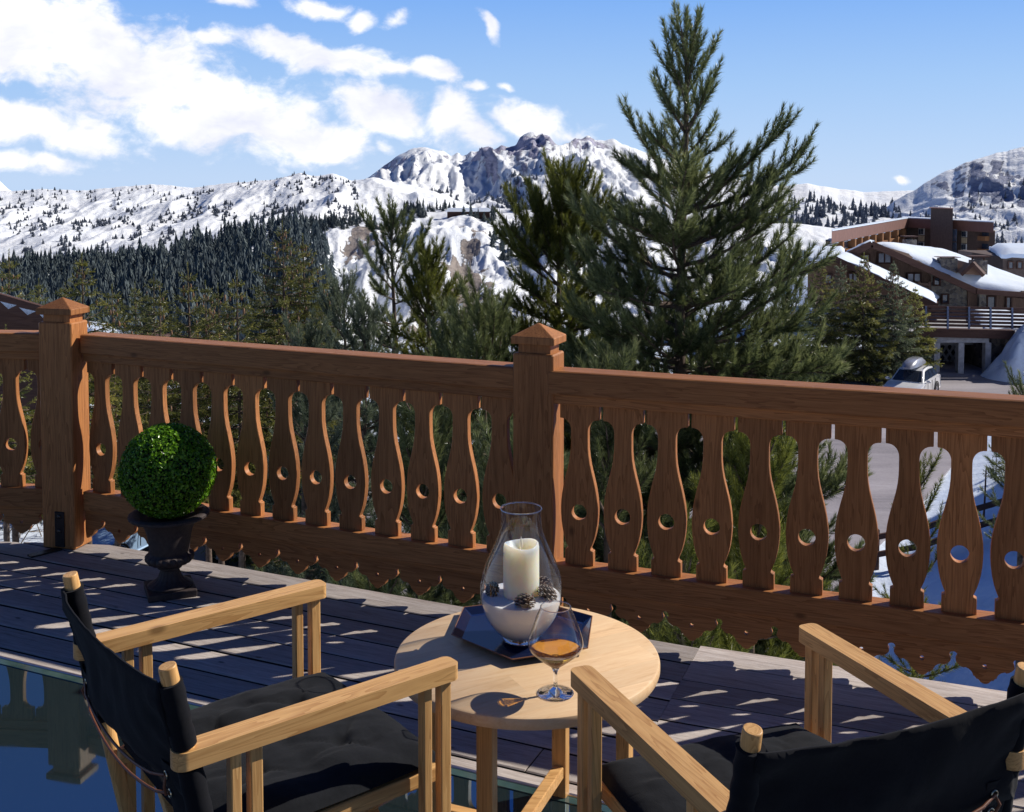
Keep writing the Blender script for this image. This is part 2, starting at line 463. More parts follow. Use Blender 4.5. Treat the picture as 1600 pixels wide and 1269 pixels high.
# ------------------------------------------------------------------ camera, sun, sky with clouds
cam = bpy.data.cameras.new('camera'); camo = bpy.data.objects.new('camera', cam); COL.objects.link(camo)
camo.location = (0, 0, HC); camo.rotation_euler = (PI/2-PITCH, 0, 0)
cam.sensor_fit = 'HORIZONTAL'; cam.sensor_width = 36.; cam.lens = 36.*F_PX/1600.
cam.shift_y = -(634.5-Y0)/1600.
cam.clip_start = .05; cam.clip_end = 60000.
scene.camera = camo

SUN_AZ, SUN_EL = math.radians(21.), math.radians(35.5)     # azimuth from +X towards +Y
SD = Vector((math.cos(SUN_EL)*math.cos(SUN_AZ), math.cos(SUN_EL)*math.sin(SUN_AZ), math.sin(SUN_EL)))
sun = bpy.data.lights.new('sun', 'SUN'); sun.energy = 5.0; sun.angle = math.radians(.5); sun.color = (1., .94, .85)
suno = bpy.data.objects.new('sun', sun); COL.objects.link(suno)
suno.rotation_euler = SD.to_track_quat('Z', 'Y').to_euler(); suno.location = (6, 3, 8)

w = bpy.data.worlds.new('World'); scene.world = w; w.use_nodes = True
nt = w.node_tree
for n in list(nt.nodes): nt.nodes.remove(n)
wo = nt.nodes.new('ShaderNodeOutputWorld'); bg = nt.nodes.new('ShaderNodeBackground')
bg.inputs[1].default_value = .1
nt.links.new(bg.outputs[0], wo.inputs[0])
sky = nt.nodes.new('ShaderNodeTexSky'); sky.sky_type = 'NISHITA'; sky.sun_disc = False
sky.sun_elevation = SUN_EL; sky.sun_rotation = PI/2-SUN_AZ
sky.altitude = 1850.; sky.air_density = 1.0; sky.dust_density = .35; sky.ozone_density = 2.2
tc = nt.nodes.new('ShaderNodeTexCoord')
sp = nd(nt, 'ShaderNodeSeparateXYZ', ins={0: tc.outputs['Generated']})
yy = mth(nt, 'MAXIMUM', sp.outputs[1], .12)
U = mth(nt, 'MULTIPLY', mth(nt, 'DIVIDE', sp.outputs[0], yy), 1.72)
V_ = mth(nt, 'MULTIPLY', mth(nt, 'DIVIDE', sp.outputs[2], yy), 1.72)
P = nd(nt, 'ShaderNodeCombineXYZ', ins={0: U, 1: V_, 2: 0.}).outputs[0]
wob = nd(nt, 'ShaderNodeTexNoise', ins={'Vector': P, 'Scale': 9., 'Detail': 3.})
wv = nd(nt, 'ShaderNodeVectorMath', operation='SUBTRACT', ins={0: wob.outputs['Color'], 1: (.5, .5, .5)}).outputs[0]
wv = nd(nt, 'ShaderNodeVectorMath', operation='SCALE', ins={0: wv, 'Scale': .05}).outputs[0]
PW = nd(nt, 'ShaderNodeVectorMath', operation='ADD', ins={0: P, 1: wv}).outputs[0]
# cloud banks: azimuth, elevation (thousandths of the view), half-length, half-height, tilt down to the right
BANKS = [(40, 55, 210, 95, 10, 1.), (205, 105, 190, 88, 22, 1.), (375, 172, 175, 62, 20, 1.), (500, 214, 105, 36, 16, 1.), (590, 172, 95, 42, 12, 1.),
         (300, 190, 160, 40, 14, .9), (50, 195, 190, 36, 12, 1.), (30, 252, 110, 20, 5, .75), (455, 72, 95, 26, 10, .95), (545, 98, 95, 30, 8, .95), (612, 110, 36, 18, 10, .8),
         (675, 114, 44, 20, 8, .9), (708, 186, 44, 44, 0, .95), (742, 208, 52, 26, 20, .9), (832, 192, 85, 30, 14, .95), (890, 210, 40, 16, 10, .7),
         (498, 10, 55, 17, 12, .85), (566, 36, 22, 19, 0, .75), (362, 4, 46, 12, 5, .7), (765, 50, 30, 11, 52, .8), (605, 229, 24, 14, 25, .7), (790, 138, 18, 9, 20, .7), (745, 135, 22, 10, 0, .6),
         (1408, 280, 20, 7, 5, .75), (620, 30, 34, 12, -30, .55), (340, 60, 50, 18, 0, .55), (-300, 120, 260, 90, 8, .9)]
den = None
for (px, py, rx, ry, tilt, wgt) in BANKS:
    mp = nt.nodes.new('ShaderNodeMapping'); mp.vector_type = 'TEXTURE'
    mp.inputs['Location'].default_value = ((px-800)/1000., (282-py)/1000., 0)
    mp.inputs['Rotation'].default_value = (0, 0, -math.radians(tilt))
    mp.inputs['Scale'].default_value = (rx/1000., ry/1000., 1)
    nt.links.new(PW, mp.inputs['Vector'])
    ln = nd(nt, 'ShaderNodeVectorMath', operation='LENGTH', ins={0: mp.outputs[0]}).outputs['Value']
    b = mth(nt, 'MULTIPLY', mth(nt, 'SUBTRACT', 1.15, ln), wgt)
    den = b if den is None else mth(nt, 'SMOOTH_MAX', den, b, .15)
fine = nd(nt, 'ShaderNodeTexNoise', ins={'Vector': nd(nt, 'ShaderNodeVectorMath', operation='MULTIPLY', ins={0: PW, 1: (1., 1.5, 1.)}).outputs[0], 'Scale': 13., 'Detail': 10., 'Roughness': .60}).outputs['Fac']
d = mth(nt, 'ADD', den, mth(nt, 'MULTIPLY', mth(nt, 'SUBTRACT', fine, .5), 2.1))
dens = nd(nt, 'ShaderNodeMapRange', interpolation_type='SMOOTHSTEP', ins={'Value': d, 'From Min': .0, 'From Max': .64}).outputs[0]
dens = mth(nt, 'MULTIPLY', dens, mth(nt, 'GREATER_THAN', sp.outputs[1], .1))
shade = nd(nt, 'ShaderNodeTexNoise', ins={'Vector': nd(nt, 'ShaderNodeVectorMath', operation='MULTIPLY', ins={0: PW, 1: (1., 2.0, 1.)}).outputs[0], 'Scale': 6., 'Detail': 5., 'Roughness': .55}).outputs['Fac']
cl = ramp(nt, mth(nt, 'ADD', mth(nt, 'MULTIPLY', shade, .8), mth(nt, 'MULTIPLY', fine, .2)), [(.36, (8.2, 8.4, 9.7)), (.58, (11.6, 11.5, 11.8))])
# hand-set sky ramp: darkened overhead to cut ambient, blue band kept for glass reflections
el_ = mth(nt, 'DIVIDE', mth(nt, 'ARCSINE', mth(nt, 'MAXIMUM', sp.outputs[2], 0.)), PI/2)
alp = ramp(nt, el_, [(0., (5.3, 7.0, 9.7)), (.055, (3.7, 5.9, 9.5)), (.105, (2.15, 4.5, 9.4)), (.22, (.60, 1.1, 2.6)), (.45, (.12, .95, 4.8)), (.60, (.06, .18, .75)), (1., (.05, .10, .35))])
blue = mixc(nt, .93, sky.outputs[0], alp)
# sky behind the camera dimmed by hand to cut ambient light on the deck
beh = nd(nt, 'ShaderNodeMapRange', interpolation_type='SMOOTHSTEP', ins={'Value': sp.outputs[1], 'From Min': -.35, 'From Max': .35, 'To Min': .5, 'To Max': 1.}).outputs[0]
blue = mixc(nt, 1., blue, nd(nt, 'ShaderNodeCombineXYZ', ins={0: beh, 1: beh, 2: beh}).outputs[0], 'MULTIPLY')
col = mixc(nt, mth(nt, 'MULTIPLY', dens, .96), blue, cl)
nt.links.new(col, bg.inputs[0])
w.cycles.sampling_method = 'MANUAL'; w.cycles.sample_map_resolution = 1024

vs = scene.view_settings
vs.view_transform = 'Standard'; vs.look = 'None'; vs.exposure = 0; vs.gamma = 1
cy = scene.cycles
cy.max_bounces = 10; cy.diffuse_bounces = 3; cy.glossy_bounces = 4; cy.transmission_bounces = 8; cy.transparent_max_bounces = 24
cy.sample_clamp_indirect = 6.; cy.caustics_reflective = False
cy.use_denoising = True
try: cy.denoiser = 'OPENIMAGEDENOISE'
except Exception: pass
# ------------------------------------------------------------------ deck
LP, MP, M2P, RP = (np.array(p) for p in ((-2.027, 5.129), (.005, 4.227), (.156, 4.143), (1.678, 3.575)))
def unit(v): return v/np.linalg.norm(v)
dM, dR = unit(MP-LP), unit(RP-M2P); dS = unit(np.array([1., -.085]))
nM, nR, nS = (np.array([-d[1], d[0]]) for d in (dM, dR, dS))       # outward
angM, angR, angS = (math.atan2(d[1], d[0]) for d in (dM, dR, dS))

def clip(poly, p, n):
    """keep the side where (q-p).n <= 0"""
    out = []
    for i in range(len(poly)):
        a, b = poly[i], poly[(i+1) % len(poly)]
        da, db = np.dot(a-p, n), np.dot(b-p, n)
        if da <= 0: out.append(a)
        if (da < 0 < db) or (db < 0 < da): out.append(a+(b-a)*(da/(da-db)))
    return out
deck = MB()
K = M2P+dR*.55                                         # where the boards turn with the railing
Kn = unit(dM+dR)
SP = np.array([-2.2, 5.17])
def to_loc(q): q = q-LP; return np.array([q@dM, q@nM])
BW, GAP = .140, .011
off = .085+2*(BW+GAP)
i = 0
while off > -7.0:
    y1, y0 = off, off-BW
    for side in (0, 1):
        base, d, nn = (LP, dM, nM) if side == 0 else (K-dR*((K-M2P)@dR), dR, nR)
        joints = [-7.] if side == 0 else [-1.]
        x = joints[0]+random.uniform(.3, 3.4)
        while x < 7.5: joints.append(x); x += random.uniform(2.8, 4.2)
        joints.append(8.)
        for j in range(len(joints)-1):
            a, b = joints[j]+.002, joints[j+1]-.002
            poly = [base+d*a+nn*y0, base+d*b+nn*y0, base+d*b+nn*y1, base+d*a+nn*y1]
            poly = clip(poly, K, Kn) if side == 0 else clip(poly, K, -Kn)
            if len(poly) < 3: continue
            if side == 0:
                poly = clip(poly, SP+nS*.03, nS) if (LP-SP)@dS >= -9 else poly
                if len(poly) < 3: continue
                if off > .09:
                    poly = clip(poly, LP-dS*.02, dS)
                    if len(poly) < 3: continue
            elif off > .09: continue
            pl = [to_loc(q) for q in poly]
            cen = sum(pl)/len(pl)
            if max(abs(q[1]-pl[0][1]) for q in pl) < .01: continue
            zt = DZ+random.uniform(-.0012, .0008); t = random.random()
            n = len(pl); ins = .004
            top = []
            for q in pl:
                v = cen-q; top.append(q+np.array([np.sign(v[0])*.001, np.sign(v[1])*min(ins, abs(v[1])*.4)]))
            V = [(q[0], q[1], zt-.034) for q in pl]+[(q[0], q[1], zt-.003) for q in pl]+[(q[0], q[1], zt) for q in top]
            Fc = [tuple(range(n-1, -1, -1)), tuple(range(2*n, 3*n))]
            for r in range(2):
                for k in range(n): Fc.append((r*n+k, r*n+(k+1) % n, r*n+n+(k+1) % n, r*n+n+k))
            deck.add(V, Fc[:2]+Fc[2+n:], 0, t); deck.add(V, Fc[2:2+n], 1, t)  # board sides near black: shade in the gaps put into the colour
    off -= BW+GAP; i += 1
deck.box(-7, 7.6, -7, .02, DZ-.30, DZ-.06, 1)  # dark sheet under the boards, closes the gaps
M['joist_gap_shade'] = simple('joists_and_gap_shade', (.02, .016, .014), .9)
dk = deck.build('deck', [M['deck'], M['joist_gap_shade']], None, loc=(LP[0], LP[1], 0), rz=angM)
tag(dk, kind='structure')

# glass floor panel let into the deck, parallel to the railing
def glass_floor():
    m, nt, out = new_mat('dark_floor_glass')
    v = coords(nt, (1, 1, 1), 'Object', False)
    n = noise(nt, v, .55, 3, .5); dust = ramp(nt, noise(nt, v, 190, 2, .8), [(.66, g(0)), (.74, g(1))])
    smear = ramp(nt, noise(nt, v, 5, 6, .7, .8), [(.45, g(0)), (.8, g(1))])
    r = mth(nt, 'ADD', mth(nt, 'MULTIPLY', smear, .05), .012)
    c = mixc(nt, mth(nt, 'MULTIPLY', dust, .35), (.014, .027, .031), (.2, .22, .24))
    principled(nt, out, Base_Color=c, Roughness=r, IOR=3.1, Specular_IOR_Level=.6, Specular_Tint=(.48, .76, 1.), Normal=bump(nt, n, .03, .02))
    return m
M['floor_glass'] = glass_floor()
def edge_glass():
    m, nt, out = new_mat('green_glass_edge')
    v = coords(nt, (1, 1, 1), 'Object', False)
    c = ramp(nt, noise(nt, v, 6, 4, .6), [(.3, (.02, .05, .048)), (.7, (.08, .14, .13))])
    principled(nt, out, Base_Color=c, Roughness=.12, IOR=1.6)
    return m
M['glass_edge'] = edge_glass()
M['alu'] = simple('brushed_aluminium', (.62, .62, .64), .35, 1., .5, 40., .1)
gp = empty('glass_floor_panel', (LP[0]+nM[0]*-1.03, LP[1]+nM[1]*-1.03, DZ), angM, 'large dark reflective glass floor panel set into the deck boards under the two chairs', 'glass floor')
b = MB(); b.box(-4.5, 5.2, -3.2, -.052, -.02, .006, ch=.003); b.build('pane', M['floor_glass'], gp)
b = MB(); b.box(-4.5, 5.2, -.0495, -.016, -.02, .0065, ch=.002); b.build('glass_rim', M['glass_edge'], gp)
b = MB(); b.box(-4.5, 5.2, -.0135, 0., -.03, .008, ch=.002); b.build('metal_edge', M['alu'], gp)

# ------------------------------------------------------------------ railing
def bal_profile():
    P_ = [(.236, .0557), (.296, .0557), (.2975, .050), (.300, .0455), (.304, .0443), (.309, .0455), (.318, .0495), (.333, .0553), (.352, .0612), (.376, .0666), (.405, .0706),
          (.435, .0727), (.46, .073), (.485, .0716), (.51, .0688), (.54, .0635), (.57, .0566), (.60, .0489), (.63, .0418), (.66, .0367), (.69, .0340), (.72, .0332), (.757, .0332),
          (.768, .0342), (.778, .0372), (.787, .0424), (.794, .0492), (.799, .0575), (.8015, .067), (.802, .0775), (.862, .0775)]
    return [(r, z) for z, r in P_] + [(-r, z) for z, r in reversed(P_)]
bp = MB(); bp.prism(bal_profile(), .030, .060, [circle(0, .443, .030, 28)])
BAL = bp.mesh('baluster', 30)
def skirt_outline(x0, x1, phase, per=.1985):
    half = [(.0, .1125), (.006, .1115), (.0115, .107), (.0135, .100), (.0118, .093), (.0085, .087), (.0078, .083), (.0105, .077), (.017, .070), (.026, .064), (.034, .0615), (.0355, .064),
            (.040, .0635), (.049, .060), (.057, .053), (.062, .044), (.0635, .038), (.0665, .0385), (.070, .034), (.0735, .029), (.077, .030), (.081, .027), (.086, .0205), (.093, .0165), (.09925, .0155)]
    pts = []
    k0 = math.floor((x0-phase)/per)-1
    x = phase+k0*per
    while x < x1+per:
        for s, z in reversed(half[1:]): pts.append((x-s, z))
        for s, z in half[:-1]: pts.append((x+s, z))
        x += per
    pts = [p for p in pts if x0 < p[0] < x1]
    outline = [(x0, .152)]+[(x0, .05)]+pts+[(x1, .05), (x1, .152)]
    holes = []
    x = phase+k0*per+per/2
    while x < x1:
        if x > x0+.03 and x < x1-.03: holes.append(circle(x, .0745, .0082, 12))
        x += per
    return outline, holes
M_bal_objs = []
def railing(name, org, ang, length, first, pitch, n, phase, label, skip=()):
    root = empty(name, (org[0], org[1], 0), ang, label, 'railing', 'timber railing sections around the terrace')
    h = MB(); h.prism([(0, .895), (.118, .895), (.118, .979), (.108, .985), (.010, .985), (0, .980)], 0, length, M=Matrix(((0, 1, 0, 0), (1, 0, 0, 0), (0, 0, 1, 0), (0, 0, 0, 1))))
    h.build('handrail', M['rail_x'], root, bevel=.004)
    h = MB(); h.box(0, length, .016, .078, .857, .899); h.build('upper_rail', M['rail_x'], root, bevel=.003)
    h = MB(); h.box(0, length, .0, .088, .148, .240); h.build('lower_rail', M['rail_x'], root, bevel=.004)
    o, hs_ = skirt_outline(0, length, phase)
    h = MB(); h.prism(o, .012, .040, hs_); s = h.build('scalloped_skirt', M['rail_x'], root, smooth=30, bevel=.0015, seg=1)
    for k in range(n):
        x = first+k*pitch
        if x < .02 or x > length-.02: continue
        o = link('baluster', BAL, M['rail_z'], root, (x+random.uniform(-.001, .001), random.uniform(-.0015, .0015), 0))
        bv = o.modifiers.new('edge', 'BEVEL'); bv.width = .002; bv.segments = 1; bv.limit_method = 'ANGLE'; bv.angle_limit = math.radians(40)
    return root
railing('terrace_railing', LP, angM, float(np.linalg.norm(MP-LP))+.02, .0853, .1720, 13, .11, 'long timber railing section of bottle shaped balusters between the two square posts')
railing('terrace_railing', M2P-dR*.02, angR, 2.55, .1158, .1683, 15, .256, 'timber railing section running to the right edge, behind the round table and right chair')
S0 = SP-dS*1.75
railing('terrace_railing', S0, angS, 1.74, 1.75-.035-.1725*9, .1725, 10, .11, 'short stretch of timber railing to the left of the left post')

def post(org, ang, wd, dp, label, z0, bracket):
    root = empty('railing_post', (org[0], org[1], 0), ang, label, 'post', 'square timber posts of the terrace railing')
    b = MB(); b.box(0, wd, 0, dp, z0, 1.045, ch=.006)
    b.box(.017, wd-.017, .017, dp-.017, 1.04, 1.084); b.build('shaft', M['rail_z'], root, bevel=.002)
    c = MB(); o = .006
    x0, x1, y0, y1 = -o, wd+o, -o, dp+o
    c.add([(x0, y0, 1.080), (x1, y0, 1.080), (x1, y1, 1.080), (x0, y1, 1.080), (x0, y0, 1.108), (x1, y0, 1.108), (x1, y1, 1.108), (x0, y1, 1.108), (wd/2, dp/2, 1.158)],
          [(3, 2, 1, 0), (0, 1, 5, 4), (1, 2, 6, 5), (2, 3, 7, 6), (3, 0, 4, 7), (4, 5, 8), (5, 6, 8), (6, 7, 8), (7, 4, 8)])
    c.build('cap', M['rail_z'], root, bevel=.003)
    if bracket:
        k = MB(); k.box(wd*.55-.026, wd*.55+.026, -.006, -.0003, DZ+.012, .150, ch=.002)
        k.bar((wd*.55, -.004, DZ+.004), (wd*.55-.07, -.13, DZ+.004), .044, .007, up=(0, 0, 1))
        kb = k.build('steel_bracket', M['bracket'], root)
        for z in (.128, .058):
            t = MB(); t.ell((wd*.55, -.0075, z), (.010, .006, .010), 12, 6); t.build('bolt', M['bolt'], kb, smooth=50)
    return root
angPL = (angS+angM)/2; dPL = np.array([math.cos(angPL), math.sin(angPL)]); nPL = np.array([-dPL[1], dPL[0]])
post(LP-dPL*.192-nPL*.045, angPL, .178, .13, 'left square timber post with pyramid cap and dark steel bracket at its foot', DZ+.001, True)
angPM = (angM+angR)/2
post(MP+np.array([.004, -.0])-np.array([-math.sin(angPM), math.cos(angPM)])*.018, angPM, .166, .13, 'middle square timber post with pyramid cap, behind the glass lantern', .02, False)
# ------------------------------------------------------------------ terrain
def layer(name, mat, xs, ridge, base, d0, d1, nrow, amp, nscale, seed, shape=1.0, ridged=True, rocks=None, aniso=.8, dpow=1.0, skyjit=0., smooth=True):
    """a mountain face: columns by azimuth, rows from its foot (near, low) to its crest (far, high), roughened by fractal noise"""
    xs = np.asarray(xs, float)
    rx, ry = zip(*ridge); bx, by = zip(*base)
    yr = np.interp(xs, rx, ry); yb = np.interp(xs, bx, by)
    if skyjit: yr = yr - (fbm(xs*.03, xs*0+seed, 6, seed, .6)-.5)*skyjit
    t = np.linspace(0, 1, nrow)
    T, X = np.meshgrid(t, xs, indexing='ij')
    Y = yb[None, :]+(yr-yb)[None, :]*T**shape
    D = d0+(d1-d0)*T**dpow
    u = (X-800)/F_PX; w_ = (Y0-Y)/F_PX
    dy = math.cos(PITCH)+w_*math.sin(PITCH); dz = -math.sin(PITCH)+w_*math.cos(PITCH)
    PX, PY, PZ = u*D/dy, D, HC+dz*D/dy
    n = fbm(PX*nscale, PY*nscale*aniso+PX*nscale*.2, 7, seed, .52, ridged)
    n2 = fbm(PX*nscale*.35+5, PY*nscale*.35, 4, seed+5, .5, False)
    env = np.clip(np.sin(np.pi*np.clip(T, .0, 1.))*1.25, 0, 1)
    if callable(amp): amp = amp(X)
    PZ = PZ+((n-.55)+.8*(n2-.5))*amp*env
    tint = np.full(X.shape, .5)
    if rocks:
        for (cx, cy_, ax, ay, wt) in rocks:
            tint = tint+wt*np.exp(-(((X-cx)/ax)**2+((Y-cy_)/ay)**2))*np.clip(fbm(X*.09+cx, Y*.12, 4, seed+3)*3.2-.75, .1, 1.5)
    V = np.stack([PX, PY, PZ], -1).reshape(-1, 3)
    nc = len(xs)
    # the crest rolls over to a hidden back slope
    back = V[-nc:].copy(); back[:, 1] += (d1-d0)*.25+30; back[:, 2] -= (d1-d0)*.2+20
    V = np.concatenate([V, back]); tint = np.concatenate([tint.ravel(), tint[-1]])
    i = np.arange(nrow)[:, None]*nc+np.arange(nc-1)[None, :]
    Fq = np.stack([i, i+1, i+1+nc, i+nc], -1).reshape(-1, 4)
    me = np_mesh(name, V, Fq, np.clip(tint, 0, 2), smooth=smooth)
    o = link(name, me, mat); tag(o, kind='structure')
    grid = np.stack([PX, PY, PZ], -1)
    return o, xs, t, grid
X_ = lambda a, b, n: np.linspace(a, b, n)
MT1 = layer('mountain_massif', M['mt_far'], X_(300, 1500, 420),
      [(300, 300), (560, 286), (575, 277), (588, 268), (600, 259), (612, 250), (626, 242), (640, 236), (655, 231), (668, 230), (680, 236), (694, 238), (705, 246), (716, 240), (722, 247), (730, 243), (736, 238), (746, 237), (754, 231), (764, 229), (772, 233), (783, 227), (795, 232), (806, 229), (812, 216), (820, 209), (832, 206), (842, 211), (848, 208), (858, 213), (866, 222), (876, 229), (886, 227), (898, 216), (908, 218), (918, 211), (930, 217), (944, 219), (958, 216), (972, 226), (990, 232), (1020, 243), (1060, 258), (1110, 272), (1180, 286), (1300, 300), (1500, 320)],
      [(300, 352), (560, 352), (760, 348), (1000, 352), (1500, 365)], 3300, 5600, 150, lambda X: np.interp(X, [300, 560, 620, 960, 1060, 1500], [60, 100, 230, 230, 70, 40]), .0042, 3, .9, True,
      [(830, 240, 60, 32, .62), (622, 262, 30, 12, .6), (765, 252, 40, 24, .62), (905, 232, 46, 14, .5), (700, 290, 45, 30, -.1), (1000, 270, 70, 30, -.5), (870, 300, 60, 16, -.4), (760, 320, 30, 25, -.3)], skyjit=9, aniso=.2)
MT2 = layer('mountain_ridge_left', M['mt_ridge'], X_(-120, 860, 420),
      [(-120, 300), (0, 299), (60, 295), (130, 297), (200, 291), (255, 289), (300, 294), (370, 286), (420, 281), (455, 274), (470, 271), (492, 277), (520, 272), (535, 276), (548, 283), (570, 281), (590, 279), (610, 284), (640, 288), (680, 300), (720, 316), (770, 335), (860, 350)],
      [(-120, 425), (0, 424), (150, 424), (420, 375), (600, 358), (860, 365)], 1500, 2700, 120, 62, .0050, 8, .85, True, [(60, 330, 90, 40, .12), (540, 300, 60, 30, -.15), (250, 400, 200, 30, .18)], skyjit=6, aniso=.25)
MT2b = layer('mountain_peak_far_left', M['mt_far'], X_(-160, 40, 40), [(-160, 300), (-60, 276), (-20, 270), (0, 283), (8, 291), (18, 300), (40, 315)], [(-160, 320), (40, 320)], 5200, 6000, 24, 60, .002, 4, 1)
MT3 = layer('snow_ridge_right', M['mt_ridge'], X_(1040, 1560, 200),
      [(1040, 300), (1120, 296), (1230, 291), (1262, 286), (1300, 293), (1350, 300), (1395, 298), (1440, 297), (1560, 300)],
      [(1040, 400), (1560, 400)], 1300, 2300, 70, 30, .004, 21, .8, True, [(1300, 340, 200, 20, -.12), (1320, 302, 80, 8, -.4)], skyjit=4)
MT4 = layer('rocky_mountain_right', M['mt_right'], X_(1380, 1800, 240),
      [(1380, 330), (1400, 314), (1420, 303), (1440, 291), (1458, 279), (1475, 269), (1492, 263), (1510, 253), (1530, 247), (1550, 241), (1575, 236), (1600, 231), (1660, 222), (1800, 215)],
      [(1380, 420), (1800, 425)], 1100, 1900, 110, 70, .0062, 31, .8, True, [(1560, 285, 70, 40, .45), (1470, 290, 25, 14, .3), (1560, 380, 120, 36, -.6), (1440, 340, 40, 40, -.5), (1540, 240, 40, 8, -.35)], skyjit=7, aniso=.3)
# the bench of ski slopes, the quarry and the gully in the middle
MT5 = layer('ski_slope', M['mt_mid'], X_(380, 1420, 420),
      [(380, 352), (430, 347), (500, 350), (560, 344), (600, 338), (640, 329), (700, 326), (760, 325), (820, 328), (900, 332), (1000, 340), (1100, 345), (1250, 350), (1420, 372)],
      [(380, 600), (1420, 600)], 330, 950, 150, 34, .018, 44, .75, True,
      [(575, 378, 38, 24, 1.0), (548, 402, 18, 13, .7), (740, 395, 30, 20, .5), (705, 440, 30, 36, .6), (745, 470, 34, 44, .8), (690, 520, 60, 30, .5), (650, 470, 20, 40, .4), (620, 440, 30, 26, -.5), (720, 345, 130, 14, -.6), (650, 395, 26, 16, -.4), (860, 360, 100, 14, -.4), (1200, 380, 200, 20, -.4)], skyjit=3, aniso=.35)
MT6 = layer('forest_hill', M['mt_mid'], X_(-200, 560, 240),
      [(-200, 432), (0, 428), (100, 418), (180, 413), (250, 398), (300, 386), (360, 370), (430, 357), (465, 352), (490, 358), (515, 395), (535, 470), (550, 556), (560, 560)],
      [(-200, 560), (400, 560), (560, 560)], 300, 760, 80, 14, .02, 51, .8, True, None)
# near ground: flat car park level, falling away into the valley behind, rising to the right
GZ = -9.2
def ground_z(x, y):
    x = np.asarray(x, float); y = np.asarray(y, float)
    r = np.hypot(x, y)
    fall = -np.clip((r-70)/260., 0, 1)**1.2*62
    right = 1/(1+np.exp(-(x-14-(y-60)*.22)/7.))*np.clip((y-50)/12., 0, 1)
    z = GZ+fall*(1-right)-right*np.clip((r-95)/110., 0, 1)*22+right*np.clip((y-60)/12., 0, 1)*.0
    z = z+(fbm(x*.09, y*.09, 4, 77)-.5)*1.3*np.clip((r-66)/30, 0.06, 1)
    # unseen hillside added right of the car park to cast shade on the bank
    z = z+np.clip(x-(.5*y+2.6), 0, 9.5)*1.45*np.clip((y-6)/5, 0, 1)*np.clip((47-y)/5, 0, 1)
    # snow bank beyond the rail fence on the right
    bx = x-(9.2+(y-27.7)*.545)
    b = np.clip(bx, 0, 6.)*.30*np.clip((y-15)/5, 0, 1)*np.clip((52-y)/4., 0, 1)
    z = z+b+np.where(bx > 0, (fbm(x*.7, y*.7, 4, 5)-.5)*.35, 0)*np.clip(bx, 0, 1)*np.clip((52-y)/4., 0, 1)
    return z
rr = np.concatenate([np.linspace(5, 60, 150), np.geomspace(60.5, 420, 70)])
aa = np.linspace(-1.25, 1.25, 300)
RR, AA = np.meshgrid(rr, aa, indexing='ij')
gx, gy = RR*np.sin(AA), RR*np.cos(AA)
gz = ground_z(gx, gy)
nc = len(aa); i = np.arange(len(rr)-1)[:, None]*nc+np.arange(nc-1)[None, :]
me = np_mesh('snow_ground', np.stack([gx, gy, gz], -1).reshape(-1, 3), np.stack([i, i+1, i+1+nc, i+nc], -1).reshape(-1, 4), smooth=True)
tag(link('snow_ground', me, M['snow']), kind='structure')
# the wide snowfield out to the horizon, beneath and behind everything
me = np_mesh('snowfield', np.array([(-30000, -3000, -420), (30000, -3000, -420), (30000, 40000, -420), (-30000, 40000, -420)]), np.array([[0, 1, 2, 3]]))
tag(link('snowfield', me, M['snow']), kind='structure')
# road and car park
rd = [(-13, 29), (-13.5, 36), (-8, 38.5), (-2, 41), (6, 49), (16, 56), (21, 63.5), (26, 65.5), (30, 62), (30, 53), (24, 50.5), (19.3, 45.5), (14.2, 37.2), (10.4, 31.5), (8.2, 27.5), (4, 20), (-6, 19), (-12, 23)]
xs_, ys_ = [p[0] for p in rd], [p[1] for p in rd]
gxs, gys = np.arange(-14, 31, .5), np.arange(18, 67, .5)
def inside(x, y):
    c = False; n = len(rd)
    for i in range(n):
        (x1, y1), (x2, y2) = rd[i], rd[(i+1) % n]
        if (y1 > y) != (y2 > y) and x < (x2-x1)*(y-y1)/(y2-y1)+x1: c = not c
    return c
roadz = lambda x, y: GZ+.09
b = MB(); b.prism(rd, GZ-.6, GZ+.10, plane='xy')
tag(b.build('road', M['asphalt']), kind='structure')

# ------------------------------------------------------------------ far conifers
def conifer_proto(seed, tiers=9, pts=7):
    r = np.random.default_rng(seed); V = []; Fc = []; T = []
    for k in range(tiers):
        z0 = .06+.86*k/tiers; z1 = z0+.94/tiers*1.9
        R = .20*(1-k/tiers)**.8+.012
        b = len(V); a0 = r.random()*6
        V.append((0, 0, min(1, z1))); T.append(.55)
        for j in range(pts*2):
            a = a0+PI*j/pts; rad = R*(1.0 if j % 2 == 0 else .42)*(.55+.8*r.random())
            V.append((rad*math.cos(a), rad*math.sin(a), z0-(.035 if j % 2 == 0 else -.02)*(1+r.random()))); T.append(.25+.5*r.random() if j % 2 == 0 else .05)
        for j in range(pts*2): Fc.append((b, b+1+j, b+1+(j+1) % (pts*2)))
    return np.array(V), np.array(Fc), np.array(T)
PROTO = [conifer_proto(s) for s in range(5)]
def far_wood(name, pos, h, mat, label, group=None, wide=1.0):
    Vs, Fs, Ts = [], [], []; o = 0
    for p, hh in zip(pos, h):
        V, Fc, T = PROTO[random.randrange(5)]
        a = random.random()*6; c, s = math.cos(a), math.sin(a); wd = hh*random.uniform(.75, 1.6)*wide; hh = hh*random.uniform(.5, 1.2)
        W = np.stack([(V[:, 0]*c-V[:, 1]*s)*wd, (V[:, 0]*s+V[:, 1]*c)*wd, V[:, 2]*hh], -1)+p-np.array([0, 0, hh*.04])
        Vs.append(W); Fs.append(Fc+o); Ts.append(np.clip(T+random.uniform(-.35, .3), 0, 1)); o += len(V)
    me = np_mesh(name, np.concatenate(Vs), np.concatenate(Fs), np.concatenate(Ts))
    ob = link(name, me, mat)
    return tag(ob, label, 'forest', None, 'stuff')
